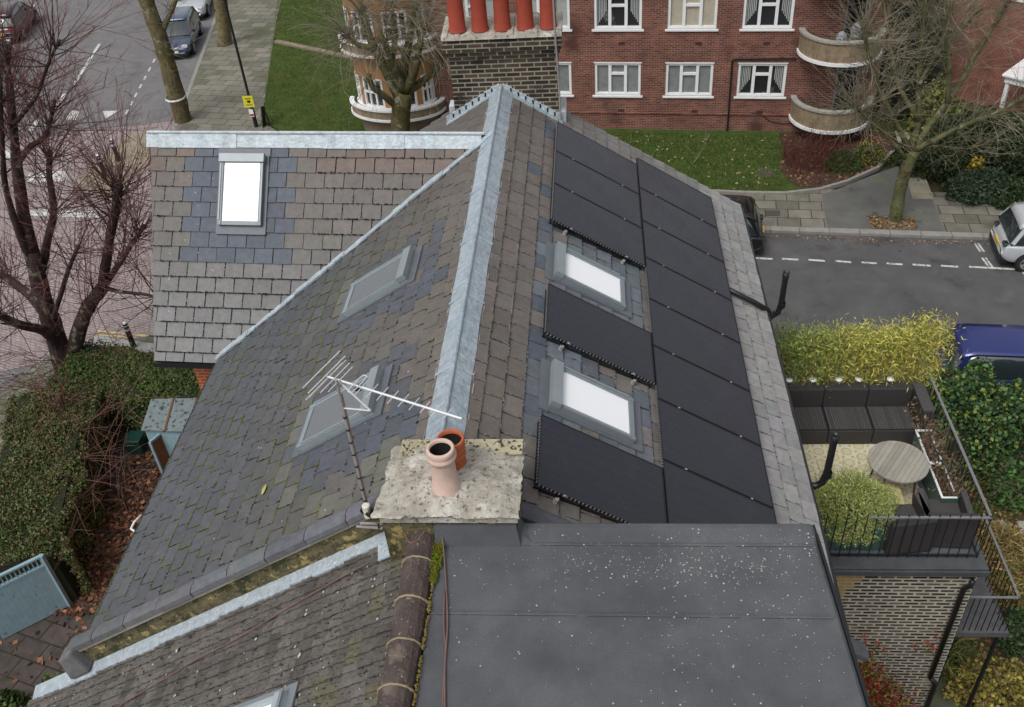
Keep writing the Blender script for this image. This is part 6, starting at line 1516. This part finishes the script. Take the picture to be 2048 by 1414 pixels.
b = MB(); P_ = [(NR.uniform(7.3, 13), NR.uniform(-9, 1), .06) for _ in range(5200)]; leaves(b, P_, .055, [(.2,.1,.05), (.13,.07,.035), (.28,.16,.08), (.06,.09,.02)], .8, .6)
tag(b.build('fallen_leaves', LEAF), 'orange-brown leaves covering the garden floor right of the extension', 'leaves', kind='stuff')
for k, q in enumerate(([(1982,1042), (2006,1040), (2020,1056), (2012,1074), (1988,1068)], [(2034,1042), (2066,1042), (2070,1068), (2042,1072)])):
    b = MB(); b.prism(A(q, .05), .0, .07); tag(b.build('stepping_stone', CONC, bevel=.02), ['pale stepping stone nearer the railing corner', 'pale stepping stone at the right edge of the picture'][k], 'stone', 'stepping stones in the grass')
b = MB(); b.prism(A([(1880,1345), (1900,1370), (1912,1414), (1900,1480), (1840,1480), (1858,1400)], .1), 0, .12); tag(b.build('mossy_slab', mat('mossy_slab', (.08,.09,.055), .9, var=.3, vs=3), bevel=.02), 'mossy green curved slab at the foot of the extension wall', 'slab')
# red creeper on the extension wall
P_ = []
for _ in range(4200):
    z = .5+NR.beta(1.2, 1.6)*2.6; x = 5.05+(3.0-z)*.36+abs(NR.normal(0, .42))*(1.35-z*.28); y = TY0-.02-abs(NR.normal(0, .1))
    if x < 6.7: P_.append((x, y, z))
for _ in range(90): P_.append((NR.choice([5.35, 5.6, 6.5, 6.3])+NR.normal(0, .08), TY0-.05, 3.2+NR.normal(0, .15)))
plant('red_creeper', (5.6, TY0-.1, 0), 'red autumn creeper climbing the bottom of the extension wall', 'climber', P_, .04, [(.3,.03,.03), (.22,.025,.03), (.16,.07,.03), (.12,.13,.03), (.26,.2,.04)], .6, stems=[((5.3+NR.uniform(0, 1.2), TY0-.05, 0), (NR.normal(-.1, .12), 0, 1), 3.0) for _ in range(22)])
# ivy by the yard edge, bottom left
p = atZ(115, 1385, 1.0); plant('ivy_sprig', tuple(p), 'small bright green ivy against the neighbour wall at bottom left', 'plant', mound((p.x, p.y, .2), .35, .3, 1.3, 900), .06, [(.06,.13,.02), (.09,.17,.03)], .8)
p = atZ(8, 1395, .5); plant('leafy_plant', tuple(p), 'dim green plant in the bottom left corner', 'plant', mound((p.x, p.y, 0), .4, .3, .6, 700), .06, [(.03,.06,.015), (.05,.08,.02)], .7)

# ================================================================= STORE, GATE, BIN
stt = thing('bin_store', (-10.5, 1.4, 0), 'pale blue painted store with a weathered slated lid behind the house', 'shed')
q = [atZ(283, 862, 1.9), atZ(303, 800, 2.15), atZ(398, 798, 2.15), atZ(386, 868, 1.9)]
b = MB(); b.prism([(q[0].x+.05, q[0].y+.06), (q[3].x+.6, q[3].y+.06), (q[2].x+.6, q[2].y-.06), (q[1].x+.05, q[1].y-.06)], 0, 1.85); b.build('wall', BLUEW, stt)
lidm = mat('weathered_lid', (.14,.175,.18), .7, var=.2, vs=6, spots=[((.03,.035,.035), 9, .55, .05)])
b = MB(); n_ = 4
for i in range(3):
    a0, a1 = i/3, (i+1)/3-.02; e = V((.6,0,0))
    p0, p1 = q[0].lerp(q[3]+e, a0), q[0].lerp(q[3]+e, a1); p2, p3 = q[1].lerp(q[2]+e, a1), q[1].lerp(q[2]+e, a0)
    bb_ = MB(); bb_.hexa([p0, p1, p2, p3], [v+V((0,0,.04)) for v in (p0, p1, p2, p3)]); bb_.build('lid', lidm, stt)
    p = p1.lerp(p2, .0); bb_ = MB(); bb_.bar(p1+V((.02,0,.04)), p2+V((.02,0,.04)), .05, .05); bb_.build('batten', WOOD, stt)
dr = thing('open_store_door', tuple(atZ(330, 935)), 'open timber door, brown inside with a pale blue edge, beside the eaves', 'door')
d0 = atZ(299, 884, 1.75); d1 = atZ(342, 850, 1.75); b = MB()
z_ = V((0,0,-1.7)); nn = (d1-d0).cross(V((0,0,1))).normalized()*.03
b.hexa([d0+z_, d1+z_, d1+z_+nn, d0+z_+nn], [d0, d1, d1+nn, d0+nn]); b.build('boards', WOOD, dr)
b = MB(); 
for (a, c) in ((d0, d1), (d0, d0+z_), (d1, d1+z_)): b.bar(a+nn*.5, c+nn*.5, .06, .06)
b.build('frame', BLUEW, dr)
b = MB(); p = atZ(268, 872, .5); b.prism([(p.x-.22,p.y-.24), (p.x+.22,p.y-.24), (p.x+.24,p.y+.24), (p.x-.24,p.y+.24)], 0, .5); gb = b.build('wheelie_bin', mat('bin_green', (.01,.05,.04), .5, var=.1), bevel=.03)
tag(gb, 'dark green bin half hidden beside the blue store', 'bin')
# pale blue gate
gt = thing('garden_gate', tuple(atZ(70, 1230)), 'pale blue boarded gate with a trellis top and small window, at the left edge', 'gate')
g0 = atZ(-60, 1180, 1.85); g1 = atZ(82, 1112, 1.85); gd_ = (g1-g0); 
b = MB(); n = 13
for k in range(n):
    a = g0.lerp(g1, k/n); c = g0.lerp(g1, (k+.975)/n); nn = gd_.cross(V((0,0,1))).normalized()*.03; h0, h1 = V((0,0,-1.8)), V((0,0,-.32))
    b.hexa([a+h0, c+h0, c+h0+nn, a+h0+nn], [a+h1, c+h1, c+h1+nn, a+h1+nn])
b.hexa([g0+V((0,0,-1.79))+nn*.3, g1+V((0,0,-1.79))+nn*.3, g1+V((0,0,-1.79))+nn*.8, g0+V((0,0,-1.79))+nn*.8], [g0+V((0,0,-.33))+nn*.3, g1+V((0,0,-.33))+nn*.3, g1+V((0,0,-.33))+nn*.8, g0+V((0,0,-.33))+nn*.8])
b.build('boards', BLUEW, gt)
b = MB(); b.bar(g0+V((0,0,-.3)), g1+V((0,0,-.3)), .08, .07); b.bar(g0, g1, .08, .05); b.bar(g1+V((0,0,-1.85)), g1+V((0,0,.02)), .1, .1)
for k in range(16): p = g0.lerp(g1, (k+.5)/16); b.bar(p+V((0,0,-.3)), p, .025, .02)
b.build('frame', BLUEW, gt)
b = MB(); a = g0.lerp(g1, .5)-nn*.5; c = g0.lerp(g1, .88)-nn*.5; b.hexa([a+V((0,0,-.72)), c+V((0,0,-.72)), c+V((0,0,-.72))-nn*.5, a+V((0,0,-.72))-nn*.5], [a+V((0,0,-.55)), c+V((0,0,-.55)), c+V((0,0,-.55))-nn*.5, a+V((0,0,-.55))-nn*.5]); b.build('hatch', mat('dull_hatch', (.05,.06,.065), .6), gt)
b = MB(); pth = [atZ(283, 1030, .9), atZ(268, 1045, .9), atZ(262, 1058, .9), atZ(272, 1064, .9)]; b.tube(pth, .03, 8); tag(b.build('white_hoop', WHITEP, smooth=True), 'white curved pipe end showing past the left eaves', 'pipe')

# covers let into the ground
for k, (q, zz, lab) in enumerate((([(1514,336), (1544,337), (1552,354), (1520,354)], .15, 'dark square inspection cover set in the grass of the flats'), ([(1531,421), (1560,421), (1560,431), (1532,431)], .125, 'small rectangular iron cover in the far pavement slabs'))):
    b = MB(); b.prism(A(q, zz), zz-.02, zz+.012); tag(b.build('inspection_cover', mat('iron_cover', (.07,.06,.05), .7, bump=.5, bs=60) if 'iron_cover' not in MATS else MATS['iron_cover'], bevel=.004), lab, 'cover')
